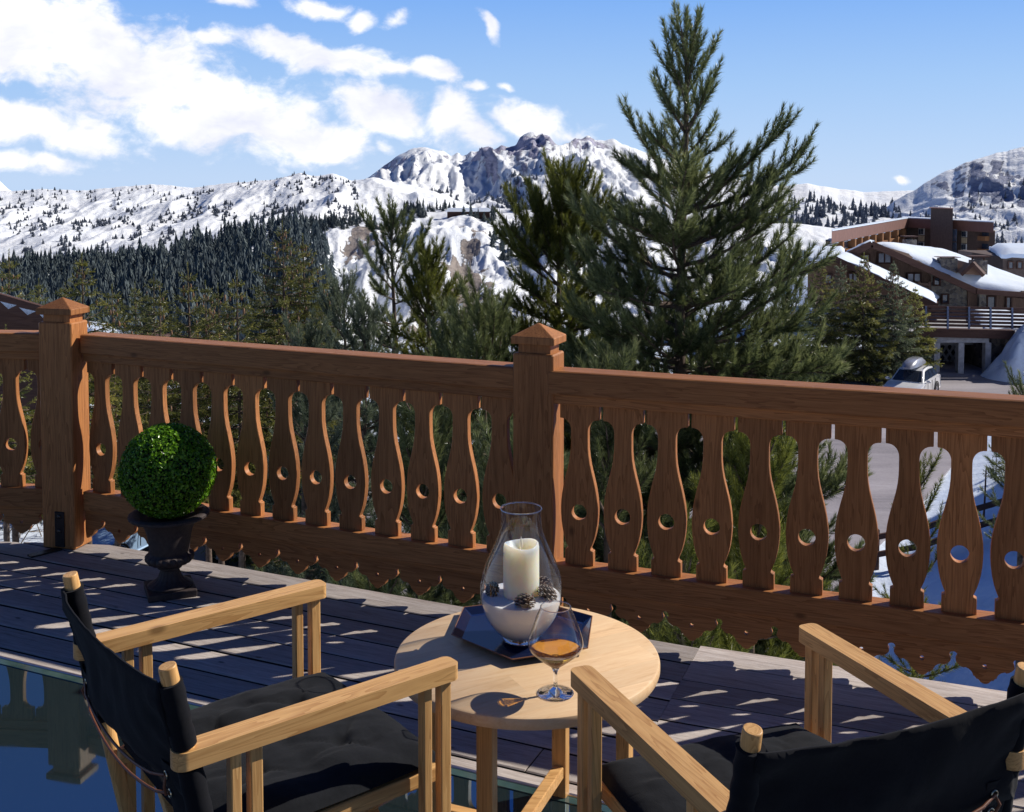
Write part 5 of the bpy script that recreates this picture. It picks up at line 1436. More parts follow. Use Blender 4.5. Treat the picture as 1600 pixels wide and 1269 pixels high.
    if box:
        h = MB(); V = []; secs = [(-1.45, .55, .10), (-1.40, .85, .20), (-1.0, .98, .34), (-.2, 1.0, .37), (.5, .92, .33), (.85, .7, .2), (1.0, .45, .07)]
        for (x, kw, hh_) in secs:
            for (yy, zz) in ((-.36, 0), (-.40, .08), (-.36, .6), (-.24, .95), (0, 1.0), (.24, .95), (.36, .6), (.40, .08), (.36, 0)): V.append((x, yy*kw, 1.60+zz*hh_))
        k = 9; F_ = [(a*k+i, a*k+i+1, (a+1)*k+i+1, (a+1)*k+i) for a in range(6) for i in range(8)]+[(a*k+8, a*k, (a+1)*k, (a+1)*k+8) for a in range(6)]+[tuple(range(k-1, -1, -1)), tuple(6*k+i for i in range(k))]
        h.add(V, F_)
        bo = h.build('roof_box', M['grey_box'], loc=None, smooth=40)
        bo.location = loc; bo.rotation_euler = (0, 0, ang); tag(bo, 'grey luggage box strapped on the roof of the white car', 'roof box')
    return root
c = on(1424, 622, GZ+.1)
car((c[0], c[1], GZ+.1), math.radians(236), M['white_paint'], 'white car carrying a grey roof box on the road by the spruces', True)
car((-11.3, 31.6, GZ+.1), math.radians(252), M['blue_paint'], 'pale blue car glimpsed under the scalloped skirt beside the left post')
car((-8.3, 32.2, GZ+.1), math.radians(296), M['silver_paint'], 'silver car glimpsed under the scalloped skirt beside the urn')
c = on(1296, 598, GZ+.1)
car((c[0]-1.2, c[1]+2.2, GZ+.1), math.radians(190), M['red_paint'], 'dull red car mostly hidden behind the right boughs of the tallest pine')
# brown chalet far up on the slopes
p = at(732, 334, 880.)
root = empty('mountain_restaurant', tuple(p), 0, 'tiny brown mountain restaurant among conifers below the rocky massif', 'building')
b = MB(); b.box(-17, 17, 0, 9, -6, 2); b.build('wall', M['dark_wood'], root)
b = MB(); b.add([(-19, -1, 1.6), (19, -1, 1.6), (19, 10, 1.6), (-19, 10, 1.6), (-16, 4.5, 4.6), (16, 4.5, 4.6)], [(0, 1, 5, 4), (1, 2, 5), (2, 3, 4, 5), (3, 0, 4), (3, 2, 1, 0)]); b.build('roof', M['roof_snow'], root)
# ------------------------------------------------------------------ director's chairs
def slat_outline(x0, x1, w, r0, r1):
    """arm seen from above: x along, rounded at both ends"""
    o = []
    for (cx, cyy, r, a0) in ((x1-r1, w/2-r1, r1, 90), (x1-r1, -w/2+r1, r1, 0), (x0+r0, -w/2+r0, r0, -90), (x0+r0, w/2-r0, r0, -180)):
        for k in range(7):
            a = math.radians(a0-15*k); o.append((cx+r*math.cos(a), cyy+r*math.sin(a)))
    return list(reversed(o))
HW = .297
def dowel_x(z): return -.288-(z-.69)*.20
def director_chair(loc, rz, label, seed):
    r = np.random.default_rng(seed)
    root = empty('directors_chair', loc, rz, label, 'chair', "teak director's chairs with black canvas on the terrace")
    for s in (-1, 1):
        y = s*HW
        b = MB(); b.prism([(p[0], p[1]+y) for p in slat_outline(-.315, .318, .052, .024, .016)], .655, .690, plane='xy')
        b.build('armrest', M['teak_x'], root, smooth=35, bevel=.005, seg=3)
        for (x, wx) in ((.289, .027), (.242, .022)):
            b = MB(); b.box(x-wx/2, x+wx/2, y-.0125, y+.0125, .026, .6555); b.build('front_post', M['teak_z'], root, bevel=.003)
        for (x, wx) in ((-.152, .026), (-.194, .022)):
            b = MB(); b.box(x-wx/2, x+wx/2, y-.0125, y+.0125, .026, .6555); b.build('rear_post', M['teak_z'], root, bevel=.003)
        b = MB(); b.box(-.27, .318, y-.017, y+.017, 0., .0255); b.build('floor_runner', M['teak_x'], root, bevel=.005)
        b = MB(); b.box(-.235, .305, y-s*.047-.012, y-s*.047+.012, .405, .440); b.build('seat_rail', M['teak_x'], root, bevel=.004)
        b = MB(); zz = np.linspace(.20, .852, 9); b.tube([(dowel_x(z), y, z) for z in zz], [.0175]*8+[.0165], 20)
        b.build('back_upright', M['teak_z'], root, smooth=50, bevel=.002)
    for x in (.262, -.172):
        for s in (-1, 1):
            xx = x+s*.014
            b = MB(); b.bar((xx, -s*(HW-.03), .03), (xx, s*(HW-.055), .415), .022, .034, up=(1, 0, 0)); b.build('crossed_leg', M['teak_z'], root, bevel=.003)
    # canvas back: a sleeve round each upright and a sheet sagging between them
    b = MB()
    n, mrow = 36, 14
    V = []; z0, z1 = .592, .822
    for j in range(mrow+1):
        v = j/mrow
        for i in range(n+1):
            u = -1+2*i/n; y = u*(HW+.004)
            sag = .020*(1-u*u)
            zt = z0+(z1-z0)*v+.010*(v-.5)*(1-abs(u))*-1-.012*(1-u*u)*(v)
            wr = .006*math.sin(u*3+v*6+seed)+(float(fbm(np.array([u*4+seed]), np.array([v*3]), 4, seed)[0])-.5)*.016*(1-u*u)
            pull = .006*math.exp(-((abs(u)-.88)/.07)**2)*math.sin(v*17+seed)
            V.append((dowel_x(zt)-.020-sag+wr+pull, y, zt))
    F_ = [(j*(n+1)+i, j*(n+1)+i+1, (j+1)*(n+1)+i+1, (j+1)*(n+1)+i) for j in range(mrow) for i in range(n)]
    b.add(V, F_)
    bk = b.build('canvas_back', M['black_cloth'], root, smooth=70)
    so = bk.modifiers.new('thick', 'SOLIDIFY'); so.thickness = .0045; so.offset = 0
    for s in (-1, 1):
        b = MB(); y = s*HW
        zz = np.linspace(.694, .820, 12)
        b.tube([(dowel_x(z)-.001, y, z) for z in zz], [.0228+.0012*math.sin(k*1.7+s)+(.001 if k in (0, 11) else 0) for k in range(12)], 22)
        zz = np.linspace(.500, .651, 10)
        b.tube([(dowel_x(z)-.001, y, z) for z in zz], [.0235+.001*math.sin(k*2.1) for k in range(10)], 22)
        # inner flap with the eyelets
        V = []
        for j in range(7):
            for i in range(5):
                z = .505+.14*j/6; u = i/4
                V.append((dowel_x(z)-.018-.012*math.sin(u*PI*.6), y-s*.075*u, z+.006*u*math.sin(j)))
        b.add(V, [(j*5+i, j*5+i+1, (j+1)*5+i+1, (j+1)*5+i) for j in range(6) for i in range(4)])
        b.build('canvas_sleeve', M['black_cloth'], bk, smooth=60)
    e = MB(); c = MB()
    zs = (.618, .580)
    for z in zs:
        for s in (-1, 1):
            p = Vector((dowel_x(z)-.0315, s*(HW-.055), z))
            e.tube([p+Vector((-.001, .007*math.cos(a), .007*math.sin(a))) for a in np.linspace(0, 2*PI, 13)], .0018, 6, cap=False)
        pts = []
        for k in range(13):
            u = -1+k/6; pts.append((dowel_x(z)-.038-.010*(1-u*u)-(.004 if abs(u) < .95 else -.004), u*(HW-.055), z-.030*(1-u*u)))
        c.tube(pts, .0030, 8)
    z = .60
    for s in (-1, 1): c.tube([(dowel_x(z)-.036, s*(HW-.055), zs[0]), (dowel_x(z)-.042, s*(HW-.048), z), (dowel_x(z)-.036, s*(HW-.055), zs[1])], .0028, 8)
    e.build('eyelets', M['brass'], bk, smooth=60); c.build('lacing_cord', M['cord'], root, smooth=60)
    # seat: canvas sling and a loose tufted cushion
    b = MB(); b.box(-.225, .30, -HW+.052, HW-.052, .4405, .4485, ch=.003); b.build('seat_sling', M['black_cloth'], root)
    n = 72; V = []; x0, x1, yw = -.235, .312, HW-.022
    tuf = [(-.34, -.36), (-.34, .36), (.34, -.36), (.34, .36)]
    for side in (0, 1):
        for j in range(n+1):
            for i in range(n+1):
                u, v = -1+2*i/n, -1+2*j/n
                su, sv = math.copysign(abs(u)**.92, u), math.copysign(abs(v)**.92, v)
                x = (x0+x1)/2+(x1-x0)/2*su*(1-.035*v*v*(abs(u) > .2)); y = yw*sv*(1-.04*u*u)
                ed = max(0, 1-max(abs(u), abs(v))**5)**.5
                if side == 0:
                    t = .037*ed
                    dmin = 9
                    for (a, c_) in tuf:
                        dd = math.hypot(u-a, v-c_); dmin = min(dmin, dd)
                        t -= .017*math.exp(-(dd/.09)**2)*ed
                        ang = math.atan2(v-c_, u-a)
                        t -= .0075*ed*math.exp(-(dd/.34)**2)*max(0, math.cos(ang*3.5+seed+a*2))**16*min(1, dd/.08)
                    t -= .010*ed*(math.exp(-(u/.07)**2)+math.exp(-(v/.07)**2))*.5
                    t += (float(fbm(np.array([u*2.3+seed]), np.array([v*2.3]), 5, seed)[0])-.5)*.022*ed
                    t += .004*math.sin(u*9+v*5+seed)*ed*(abs(v) > .55)
                    V.append((x, y, .456+t))
                else:
                    V.append((x, y, .456-.006*ed))
    k = (n+1)*(n+1); F_ = []
    for j in range(n):
        for i in range(n):
            a = j*(n+1)+i; F_.append((a, a+1, a+n+2, a+n+1)); F_.append((k+a, k+a+n+1, k+a+n+2, k+a+1))
    ring = [i for i in range(n+1)]+[j*(n+1)+n for j in range(1, n+1)]+[n*(n+1)+i for i in range(n-1, -1, -1)]+[j*(n+1) for j in range(n-1, 0, -1)]
    F_ += [(k+ring[q], k+ring[(q+1) % len(ring)], ring[(q+1) % len(ring)], ring[q]) for q in range(len(ring))]
    b = MB(); b.add(V, F_); b.build('seat_cushion', M['cushion'], root, smooth=70)
    return root
director_chair((-.561, 2.400, DZ), math.radians(38.), "director's chair left of the table, with its lacing cord and cushion showing", 3)
director_chair((.541, 2.146, DZ), math.radians(112.5), "director's chair on the right, seen from behind with its wide black canvas back", 8)

# ------------------------------------------------------------------ round table
def table_top_mat():
    m, nt, out = new_mat('teak_table_top')
    v = coords(nt, (1, 1, 1), 'Object', False)
    sp_ = nd(nt, 'ShaderNodeSeparateXYZ', ins={0: v})
    strip = mth(nt, 'FLOOR', mth(nt, 'MULTIPLY', sp_.outputs[1], 11.))
    seg = mth(nt, 'FLOOR', mth(nt, 'ADD', mth(nt, 'MULTIPLY', sp_.outputs[0], 2.6), mth(nt, 'MULTIPLY', strip, .37)))
    wn = nd(nt, 'ShaderNodeTexWhiteNoise', noise_dimensions='2D', ins={'Vector': nd(nt, 'ShaderNodeCombineXYZ', ins={0: strip, 1: seg, 2: 0.}).outputs[0]}).outputs['Value']
    o2 = nd(nt, 'ShaderNodeCombineXYZ', ins={0: mth(nt, 'MULTIPLY', wn, 7.), 1: mth(nt, 'MULTIPLY', wn, 3.), 2: 0.}).outputs[0]
    v2 = nd(nt, 'ShaderNodeVectorMath', operation='ADD', ins={0: v, 1: o2}).outputs[0]
    v3 = nd(nt, 'ShaderNodeVectorMath', operation='MULTIPLY', ins={0: v2, 1: (1.2, 9., 9.)}).outputs[0]
    gr = noise(nt, v3, 3., 6, .65, 1.2); fib = noise(nt, v3, 22, 3, .6)
    f = mth(nt, 'ADD', mth(nt, 'MULTIPLY', gr, .7), mth(nt, 'MULTIPLY', fib, .3))
    c = ramp(nt, f, [(.3, (.92, .68, .42)), (.55, (.82, .55, .305)), (.78, (.55, .32, .15))])
    val = mth(nt, 'ADD', mth(nt, 'MULTIPLY', wn, .22), .88)
    c = mixc(nt, 1., c, nd(nt, 'ShaderNodeCombineXYZ', ins={0: val, 1: val, 2: val}).outputs[0], 'MULTIPLY')
    principled(nt, out, Base_Color=c, Roughness=mth(nt, 'ADD', mth(nt, 'MULTIPLY', f, .25), .30), Specular_IOR_Level=.4, Normal=bump(nt, f, .08, .001))
    return m
M['table_top'] = table_top_mat()
TC = np.array([.0387, 2.782]); TZ = .487
tb = empty('round_table', (TC[0], TC[1], DZ), 0, 'low round teak side table between the two chairs', 'table')
h0 = TZ-DZ
b = MB(); R_ = .341
b.lathe([(.0, h0-.034), (R_-.012, h0-.034), (R_-.003, h0-.030), (R_, h0-.022), (R_, h0-.008), (R_-.002, h0-.003), (R_-.007, h0), (.0, h0)], 128)
tt = b.build('table_top', M['table_top'], tb, smooth=35, rz=math.radians(28))
ang0 = math.radians(-22)
for k in range(4):
    a = ang0+k*PI/2; p = Vector((.262*math.cos(a), .262*math.sin(a), 0)); b = MB()
    c, s = math.cos(a), math.sin(a); Mx = Matrix(((c, -s, 0, p.x), (s, c, 0, p.y), (0, 0, 1, 0), (0, 0, 0, 1)))
    b.box(-.017, .017, -.021, .021, 0, h0-.034, M=Mx); b.build('leg', M['teak_z'], tb, bevel=.003)
for k in range(2):
    a = ang0+k*PI/2; c, s = math.cos(a), math.sin(a); Mx = Matrix(((c, -s, 0, 0), (s, c, 0, 0), (0, 0, 1, 0), (0, 0, 0, 1)))
    b = MB(); b.box(-.244, .244, -.016, .016, .030+k*.034, .063+k*.034, M=Mx); b.build('stretcher', M['teak_x'], tb, bevel=.003)
    b = MB(); b.box(-.244, .244, -.012, .012, h0-.072-.002*k+(.018 if k else 0), h0-.054+(.018 if k else 0), M=Mx); b.build('top_brace', M['teak_x'], tb, bevel=.002)

# ------------------------------------------------------------------ things on the table
def lacquer():
    m, nt, out = new_mat('navy_lacquer')
    v = coords(nt, (1, 1, 1), 'Object', False)
    n = noise(nt, v, 260, 2, .8); spk = ramp(nt, n, [(.72, g(0)), (.78, g(1))])
    c = mixc(nt, mth(nt, 'MULTIPLY', spk, .15), (.008, .014, .050), (.3, .3, .36))
    principled(nt, out, Base_Color=c, Roughness=mth(nt, 'ADD', mth(nt, 'MULTIPLY', noise(nt, v, 9, 4, .6), .10), .10), Specular_IOR_Level=.9, Coat_Weight=.5, Coat_Roughness=.05)
    return m
M['lacquer'] = lacquer(); M['tray_rim'] = simple('brown_tray_rim', (.25, .11, .05), .4)
hexp = [on(x, y, .506) for (x, y) in ((705, 992), (724, 949), (828, 936), (926, 963), (919, 1013), (800, 1031))]
hc = sum(hexp)/6
tr = empty('hexagonal_tray', (hc[0], hc[1], TZ), 0, 'dark blue glossy hexagonal tray under the glass lantern', 'tray')
def hexring(s, z): return [((p[0]-hc[0])*s, (p[1]-hc[1])*s, z) for p in hexp]
rings = [(.80, .0008), (.86, .0015), (1.0, .0185), (.985, .0200), (.855, .0052)]
b = MB(); V = [v for s, z in rings for v in hexring(s, z)]
F_ = [tuple(range(5, -1, -1))]+[(a*6+i, a*6+(i+1) % 6, (a+1)*6+(i+1) % 6, (a+1)*6+i) for a in range(4) for i in range(6)]+[tuple(24+i for i in range(6))]
b.add(V, F_); 
area = sum(hexp[i][0]*hexp[(i+1) % 6][1]-hexp[(i+1) % 6][0]*hexp[i][1] for i in range(6))
if area < 0: b.f = [tuple(reversed(f)) for f in b.f]
b.build('dish', M['lacquer'], tr, bevel=.0012)
b = MB(); q = hexring(.994, .0196)
for i in range(6): b.tube([q[i], q[(i+1) % 6]], .0013, 6)
b.build('rim', M['tray_rim'], tr, smooth=60)

def thin_glass(name, tint=(.97, .98, .985), edge=(.72, .78, .84), gl=1.0):
    """a thin clear wall: clear straight on, brighter reflections and a faint tint at grazing angles"""
    m, nt, out = new_mat(name)
    lw = nd(nt, 'ShaderNodeLayerWeight', ins={'Blend': .5}); fres = mth(nt, 'ADD', .045, mth(nt, 'MULTIPLY', .9, mth(nt, 'POWER', lw.outputs['Facing'], 4.5)))
    v = coords(nt, (1, 1, 1), 'Object', False)
    sm = noise(nt, v, 6, 5, .7)
    c = mixc(nt, mth(nt, 'POWER', lw.outputs['Facing'], 2.2), tint, edge)
    t = nt.nodes.new('ShaderNodeBsdfTransparent'); nt.links.new(c, t.inputs[0])
    gs = nt.nodes.new('ShaderNodeBsdfGlossy'); gs.inputs['Roughness'].default_value = .015
    nt.links.new(bump(nt, sm, .02, .01), gs.inputs['Normal'])
    mx = nt.nodes.new('ShaderNodeMixShader'); nt.links.new(mth(nt, 'MULTIPLY', fres, gl, clamp=True), mx.inputs[0])
    nt.links.new(t.outputs[0], mx.inputs[1]); nt.links.new(gs.outputs[0], mx.inputs[2]); nt.links.new(mx.outputs[0], out.inputs[0])
    return m
M['vase_glass'] = thin_glass('lantern_glass', gl=1.35); M['snifter_glass'] = thin_glass('snifter_glass', (.975, .98, .985), (.55, .60, .66), 1.9)
def clear_glass():
    m, nt, out = new_mat('solid_glass')
    p = nt.nodes.new('ShaderNodeBsdfPrincipled'); p.inputs['Base Color'].default_value = (.93, .96, 1., 1); p.inputs['Roughness'].default_value = .02
    p.inputs['Transmission Weight'].default_value = 1.; p.inputs['IOR'].default_value = 1.48
    v = coords(nt, (1, 1, 1), 'Object', False); nt.links.new(bump(nt, noise(nt, v, 14, 3, .5), .02, .004), p.inputs['Normal'])
    nt.links.new(p.outputs[0], out.inputs[0]); return m
M['solid_glass'] = clear_glass()
LX, LY, LZ = .024, 2.858, TZ+.0060
ln_ = empty('glass_lantern', (LX, LY, LZ), 0, 'clear bulbous glass lantern with narrow open neck standing on the hexagonal tray', 'lantern')
VP = [(.0, .0125), (.040, .0120), (.052, .016), (.066, .027), (.0785, .042), (.0925, .064), (.1015, .088), (.1070, .118), (.1085, .148), (.1055, .172), (.0975, .196), (.0885, .218), (.0790, .240), (.0690, .263), (.0605, .285), (.0555, .307), (.0535, .328), (.0540, .352)]
def smooth_prof(P_, k=4):
    out = []
    for i in range(len(P_)-1):
        p0, p1, p2, p3 = P_[max(i-1, 0)], P_[i], P_[i+1], P_[min(i+2, len(P_)-1)]
        for q in range(k):
            t = q/k
            out.append(tuple(.5*((2*b_)+(-a+c)*t+(2*a-5*b_+4*c-d_)*t*t+(-a+3*b_-3*c+d_)*t**3) for a, b_, c, d_ in zip(p0, p1, p2, p3)))
    return [(max(0, r_), z) for r_, z in out]+[P_[-1]]
b = MB(); b.lathe(smooth_prof(VP[1:]), 96); b.build('vase_wall', M['vase_glass'], ln_, smooth=80)
b = MB(); b.lathe([(0, .0), (.040, .0), (.047, .003), (.0515, .0085), (.0508, .014), (.040, .0105), (0, .0100)], 64); b.build('vase_foot', M['solid_glass'], ln_, smooth=60)
b = MB(); b.tube([(.0540*math.cos(a), .0540*math.sin(a), .3525) for a in np.linspace(0, 2*PI, 65)], .0017, 8, cap=False); b.build('vase_rim', M['solid_glass'], ln_, smooth=80)
def sand_mat():
    m, nt, out = new_mat('white_sand')
    v = coords(nt, (1, 1, 1), 'Object', False); n = noise(nt, v, 420, 3, .7); n2 = noise(nt, v, 22, 4, .6)
    c = ramp(nt, n, [(.3, (.80, .77, .76)), (.7, (.92, .90, .89))])
    principled(nt, out, Base_Color=c, Roughness=.85, Specular_IOR_Level=.3, Subsurface_Weight=.4, Subsurface_Radius=(.03, .025, .022), Subsurface_Scale=1., Normal=bump(nt, mth(nt, 'ADD', n, n2), .4, .0015))
    return m
M['sand'] = sand_mat()
sp2 = smooth_prof(VP[1:])
prof = [(max(0, r_-.0018), z+.001) for r_, z in sp2 if z < .116]
b = MB(); top = []
nr = len(prof)
b.lathe([(0, prof[0][1])]+prof+[(.1036, .1185)], 72)
V = []; rings_ = 14
for i in range(rings_+1):
    for k in range(72):
        q = i/rings_; a = 2*PI*k/72; rr_ = .1036*(1-q)
        z = .1185+(float(fbm(np.array([rr_*math.cos(a)*22]), np.array([rr_*math.sin(a)*22]), 4, 3)[0])-.5)*.018*min(1, q*5)+.010*q
        V.append((rr_*math.cos(a), rr_*math.sin(a), z))
b.add(V, [(i*72+k, i*72+(k+1) % 72, (i+1)*72+(k+1) % 72, (i+1)*72+k) for i in range(rings_) for k in range(72)])
so = b.build('white_sand', M['sand'], None, smooth=60, loc=(LX, LY, LZ)); tag(so, 'mound of white sand filling the bottom of the glass lantern', 'sand', kind='thing')
def wax_mat():
    m, nt, out = new_mat('ivory_wax')
    v = coords(nt, (1, 1, 1), 'Object', False); n = noise(nt, v, 28, 5, .6)
    c = ramp(nt, n, [(.3, (.88, .80, .62)), (.7, (.93, .87, .73))])
    principled(nt, out, Base_Color=c, Roughness=.45, Subsurface_Weight=.85, Subsurface_Radius=(.10, .07, .04), Subsurface_Scale=1.0, Normal=bump(nt, n, .15, .003))
    return m
M['wax'] = wax_mat(); M['wick'] = simple('charred_wick', (.03, .025, .02), .9); M['flame'] = simple('white_plastic_flame', (.85, .78, .62), .35)
cd = empty('candle', (LX, LY, LZ), 0, 'thick ivory pillar candle standing in the sand inside the glass lantern', 'candle')
dip = lambda r_, z, a: r_*(1+.012*math.sin(3*a+1)+.008*math.sin(7*a))
V = MB(); V.lathe([(0, .08), (.0470, .08), (.0475, .16), (.0472, .246), (.0455, .2555), (.0425, .2585), (.0395, .2560), (.0345, .244), (.024, .236), (.010, .2335), (0, .233)], 72, fn=dip)
V.v = [(x, y, z+(.0035*math.sin(math.atan2(y, x)*2+.6) if z > .24 else 0)) for x, y, z in V.v]
V.build('wax', M['wax'], cd, smooth=70)
b = MB(); b.tube([(0, 0, .232), (.0008, .0005, .240), (.0, .001, .246)], .0013, 8); b.build('wick', M['wick'], cd)
b = MB(); b.lathe([(.0, .241), (.0032, .245), (.0048, .252), (.0042, .260), (.0022, .269), (.0004, .277)], 16); b.build('flame', M['flame'], cd, smooth=70)
# pine cones pressed into the sand
M['pinecone'] = simple('dry_pine_cone', (.14, .085, .055), .75, 0, .25, 90., .5); M['pinecone_tip'] = simple('pale_cone_scale_tips', (.36, .29, .23), .7, 0, .3, 90., .3)
def pinecone(loc, s, tilt, az, label, seed):
    r = np.random.default_rng(seed); b = MB(); b.ell((0, 0, 0), (s*.30, s*.30, s*.46), 10, 8)
    n = 58
    for k in range(n):
        q = (k+.5)/n; a = k*2.39996; z = (-.44+.88*q)*s; rr_ = s*.52*math.sin(PI*(.16+.80*q))*(1.05-.35*q)+.001
        d = Vector((math.cos(a), math.sin(a), .75*(q-.30))).normalized(); t = Vector((-math.sin(a), math.cos(a), 0)); u = d.cross(t)*-1
        o = Vector((math.cos(a)*s*.16, math.sin(a)*s*.16, z*.8)); e = o+d*rr_; w_ = s*.105*r.uniform(.8, 1.15); th = s*.03
        b.add([o-t*w_*.35, o+t*w_*.35, e+t*w_-u*th, e-t*w_-u*th, e+t*w_+u*th, e-t*w_+u*th, e+d*s*.05+u*th*.6], [(0, 1, 2, 3), (1, 0, 5, 4), (0, 3, 5), (1, 4, 2)], 0)
        b.add([e+t*w_-u*th, e-t*w_-u*th, e+t*w_+u*th, e-t*w_+u*th, e+d*s*.05+u*th*.4], [(0, 1, 4), (0, 4, 2), (2, 4, 3), (1, 3, 4)], 1)
    R = Matrix.Rotation(az, 4, 'Z') @ Matrix.Rotation(tilt, 4, 'Y'); b.v = [tuple(R @ Vector(v)) for v in b.v]
    o = b.build('pine_cone', [M['pinecone'], M['pinecone_tip']], None, loc=loc); return tag(o, label, 'pine cone', 'pine cones in the lantern')
for (dx, dy, s, ti, az, lab, sd) in ((.010, -.074, .042, .5, 1.2, 'open pine cone on the sand right in front of the candle', 1), (.070, -.026, .044, .7, .3, 'pine cone on the sand against the glass right of the candle', 2),
                               (.056, .034, .040, 1.3, 2., 'brown pine cone tucked behind the candle on its right', 3), (-.078, .004, .034, 1.2, 3.6, 'small pine cone half sunk in the sand left of the candle', 4)):
    pinecone((LX+dx, LY+dy, LZ+.124+s*.22), s, ti, az, lab, sd)

# brandy glass
GX, GY = .1035, 2.563
sn = empty('brandy_glass', (GX, GY, TZ+.0004), 0, 'stemmed brandy balloon glass standing on the bare table top', 'glass')
b = MB(); b.lathe([(0, 0), (.0425, 0), (.0438, .0012), (.0425, .0026), (.030, .0042), (.014, .0075), (.0065, .014), (.0046, .024), (.0042, .040), (.0050, .052), (.0085, .0605), (.010, .0630), (0, .0655)], 72); b.build('stem_and_foot', M['solid_glass'], sn, smooth=60)
BP = [(.010, .0640), (.022, .0725), (.036, .0835), (.049, .0945), (.0590, .1040), (.0645, .1130), (.0660, .1210), (.0640, .1330), (.0595, .1480), (.0535, .1660), (.0465, .1850), (.0395, .2010), (.0358, .2100)]
bsm = smooth_prof(BP)
b = MB(); b.lathe([p for p in bsm if p[1] > .1055], 80); b.build('bowl', M['snifter_glass'], sn, smooth=80)
b = MB(); b.tube([(.0358*math.cos(a), .0358*math.sin(a), .2102) for a in np.linspace(0, 2*PI, 65)], .0012, 8, cap=False); b.build('bowl_rim', M['solid_glass'], sn, smooth=80)
def brandy_mat():
    m, nt, out = new_mat('brandy_liquid')
    v = coords(nt, (1, 1, 1), 'Object', False)
    c = mixc(nt, noise(nt, v, 9, 3, .5), (1., .76, .28), (1., .84, .42))
    rf_ = nd(nt, 'ShaderNodeBsdfRefraction', ins={'Roughness': .0, 'IOR': 1.36}); nt.links.new(c, rf_.inputs[0])
    tl = nt.nodes.new('ShaderNodeBsdfTranslucent'); tl.inputs[0].default_value = (.95, .45, .12, 1)
    gs = nt.nodes.new('ShaderNodeBsdfGlossy'); gs.inputs['Roughness'].default_value = .01
    m3 = nt.nodes.new('ShaderNodeMixShader'); m3.inputs[0].default_value = .16; nt.links.new(rf_.outputs[0], m3.inputs[1]); nt.links.new(tl.outputs[0], m3.inputs[2])
    lw = nd(nt, 'ShaderNodeLayerWeight', ins={'Blend': .5}); fres = mth(nt, 'ADD', .03, mth(nt, 'MULTIPLY', .7, mth(nt, 'POWER', lw.outputs['Facing'], 4.5)))
    mx = nt.nodes.new('ShaderNodeMixShader'); nt.links.new(fres, mx.inputs[0])
    nt.links.new(m3.outputs[0], mx.inputs[1]); nt.links.new(gs.outputs[0], mx.inputs[2]); nt.links.new(mx.outputs[0], out.inputs[0])
    return m
M['brandy'] = brandy_mat()
lp = [(r_, z+.0004) for r_, z in bsm if z < .1085]
b = MB(); b.lathe([(0, lp[0][1])]+lp+[(lp[-1][0]-.0012, lp[-1][1]-.0006), (0, lp[-1][1]-.0006)], 72)
br = b.build('brandy', M['brandy'], None, smooth=40, loc=(GX, GY, TZ+.0004))
br.cycles.is_caustics_caster = True; tt.cycles.is_caustics_receiver = True      # sunlight focused through the drink onto the table
sun.cycles.is_caustics_light = True
tag(br, 'pool of amber brandy in the bottom of the balloon glass', 'drink')

# ------------------------------------------------------------------ urn with clipped boxwood ball
ub = (-1.445, 4.57, DZ)
ur = empty('urn_planter', ub, 0, 'dark cast iron urn on a square plinth standing by the railing', 'urn')
b = MB(); a = math.radians(24); c, s = math.cos(a), math.sin(a); Mx = Matrix(((c, -s, 0, 0), (s, c, 0, 0), (0, 0, 1, 0), (0, 0, 0, 1)))
b.box(-.098, .098, -.098, .098, 0, .030, M=Mx); b.build('plinth', M['iron'], ur, bevel=.004)
flute = lambda r_, z, a: r_*(1+(.05*abs(math.sin(a*9)) if .045 < z < .10 else 0))
b = MB(); b.lathe([(.0, .0302), (.090, .0302), (.092, .036), (.086, .041), (.070, .046), (.056, .056), (.046, .070), (.040, .088), (.038, .100), (.043, .104), (.050, .108), (.050, .114), (.044, .118)], 108, fn=flute); b.build('stem', M['iron'], ur, smooth=50)
gad = lambda r_, z, a: r_*(1+(.065*abs(math.sin(a*10)) if .126 < z < .168 else 0))
b = MB(); b.lathe([(.0, .1185), (.046, .1185), (.066, .124), (.084, .132), (.094, .145), (.096, .156), (.090, .166), (.083, .170), (.080, .176)], 120, fn=gad); b.build('gadrooned_bowl', M['iron'], ur, smooth=50)
eg = lambda r_, z, a: r_*(1+(.022*abs(math.sin(a*14)) if z > .318 and r_ > .135 else 0))
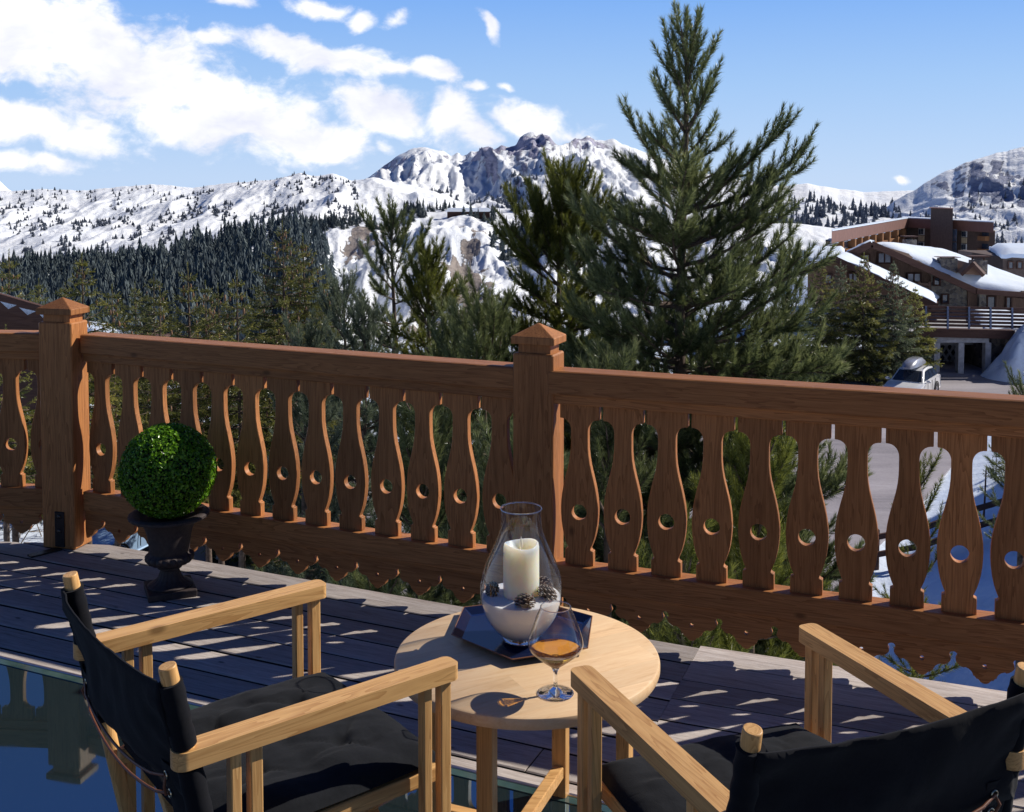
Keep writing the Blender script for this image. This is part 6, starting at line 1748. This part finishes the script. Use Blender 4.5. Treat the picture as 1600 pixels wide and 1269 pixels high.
b = MB(); b.lathe([(.0, .1765), (.0805, .1765), (.083, .19), (.085, .215), (.089, .245), (.097, .275), (.108, .300), (.120, .315), (.136, .322), (.154, .322), (.162, .328), (.162, .337), (.155, .343), (.143, .345), (.125, .340), (.112, .325), (0, .318)], 140, fn=eg); b.build('flared_rim', M['iron'], ur, smooth=45)
R0 = .196; bz = .520
bx_ = empty('boxwood_ball', (ub[0], ub[1], DZ+bz), 0, 'clipped round boxwood ball of tiny green leaves growing in the iron urn', 'topiary')
r = np.random.default_rng(77); n = 15000
d = r.normal(0, 1, (n, 3)); d /= np.linalg.norm(d, axis=1, keepdims=True)
lump = 1+.035*(fbm(d[:, 0]*3+d[:, 2]*2+9, d[:, 1]*3+d[:, 2], 3, 7)-.5)
pr = R0*lump*(1-.075*r.random(n)**1.6)
pos = d*pr[:, None]
nn = d+r.normal(0, .55, (n, 3)); nn /= np.linalg.norm(nn, axis=1, keepdims=True)
A_, B_ = perp_basis(nn); ph = r.random(n)*2*PI
la = (A_*np.cos(ph)[:, None]+B_*np.sin(ph)[:, None]); lb = np.cross(nn, la)
sz = r.uniform(.0040, .0070, n)[:, None]
tip = pos+la*sz*1.5+nn*sz*.25; bot = pos-la*sz*1.1; l_, r_2 = pos+lb*sz*.75+nn*sz*.2, pos-lb*sz*.75+nn*sz*.2
V = np.stack([bot, l_, tip, r_2], 1).reshape(-1, 3)
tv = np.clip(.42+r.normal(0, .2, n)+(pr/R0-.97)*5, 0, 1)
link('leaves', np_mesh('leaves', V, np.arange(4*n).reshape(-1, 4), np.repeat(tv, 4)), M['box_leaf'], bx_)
M['box_shade_core'] = simple('shaded_boxwood_core', (.006, .012, .003), .95)  # dark filler ball behind the leaves, inner shade put into the colour
b = MB(); b.ell((0, 0, 0), (R0*.93, R0*.93, R0*.93), 32, 20); b.build('shade_core', M['box_shade_core'], bx_, smooth=80)
b = MB(); b.tube([(0, 0, -.20), (0, 0, -R0*.9)], .012, 8); b.build('stem', M['bark'], bx_)
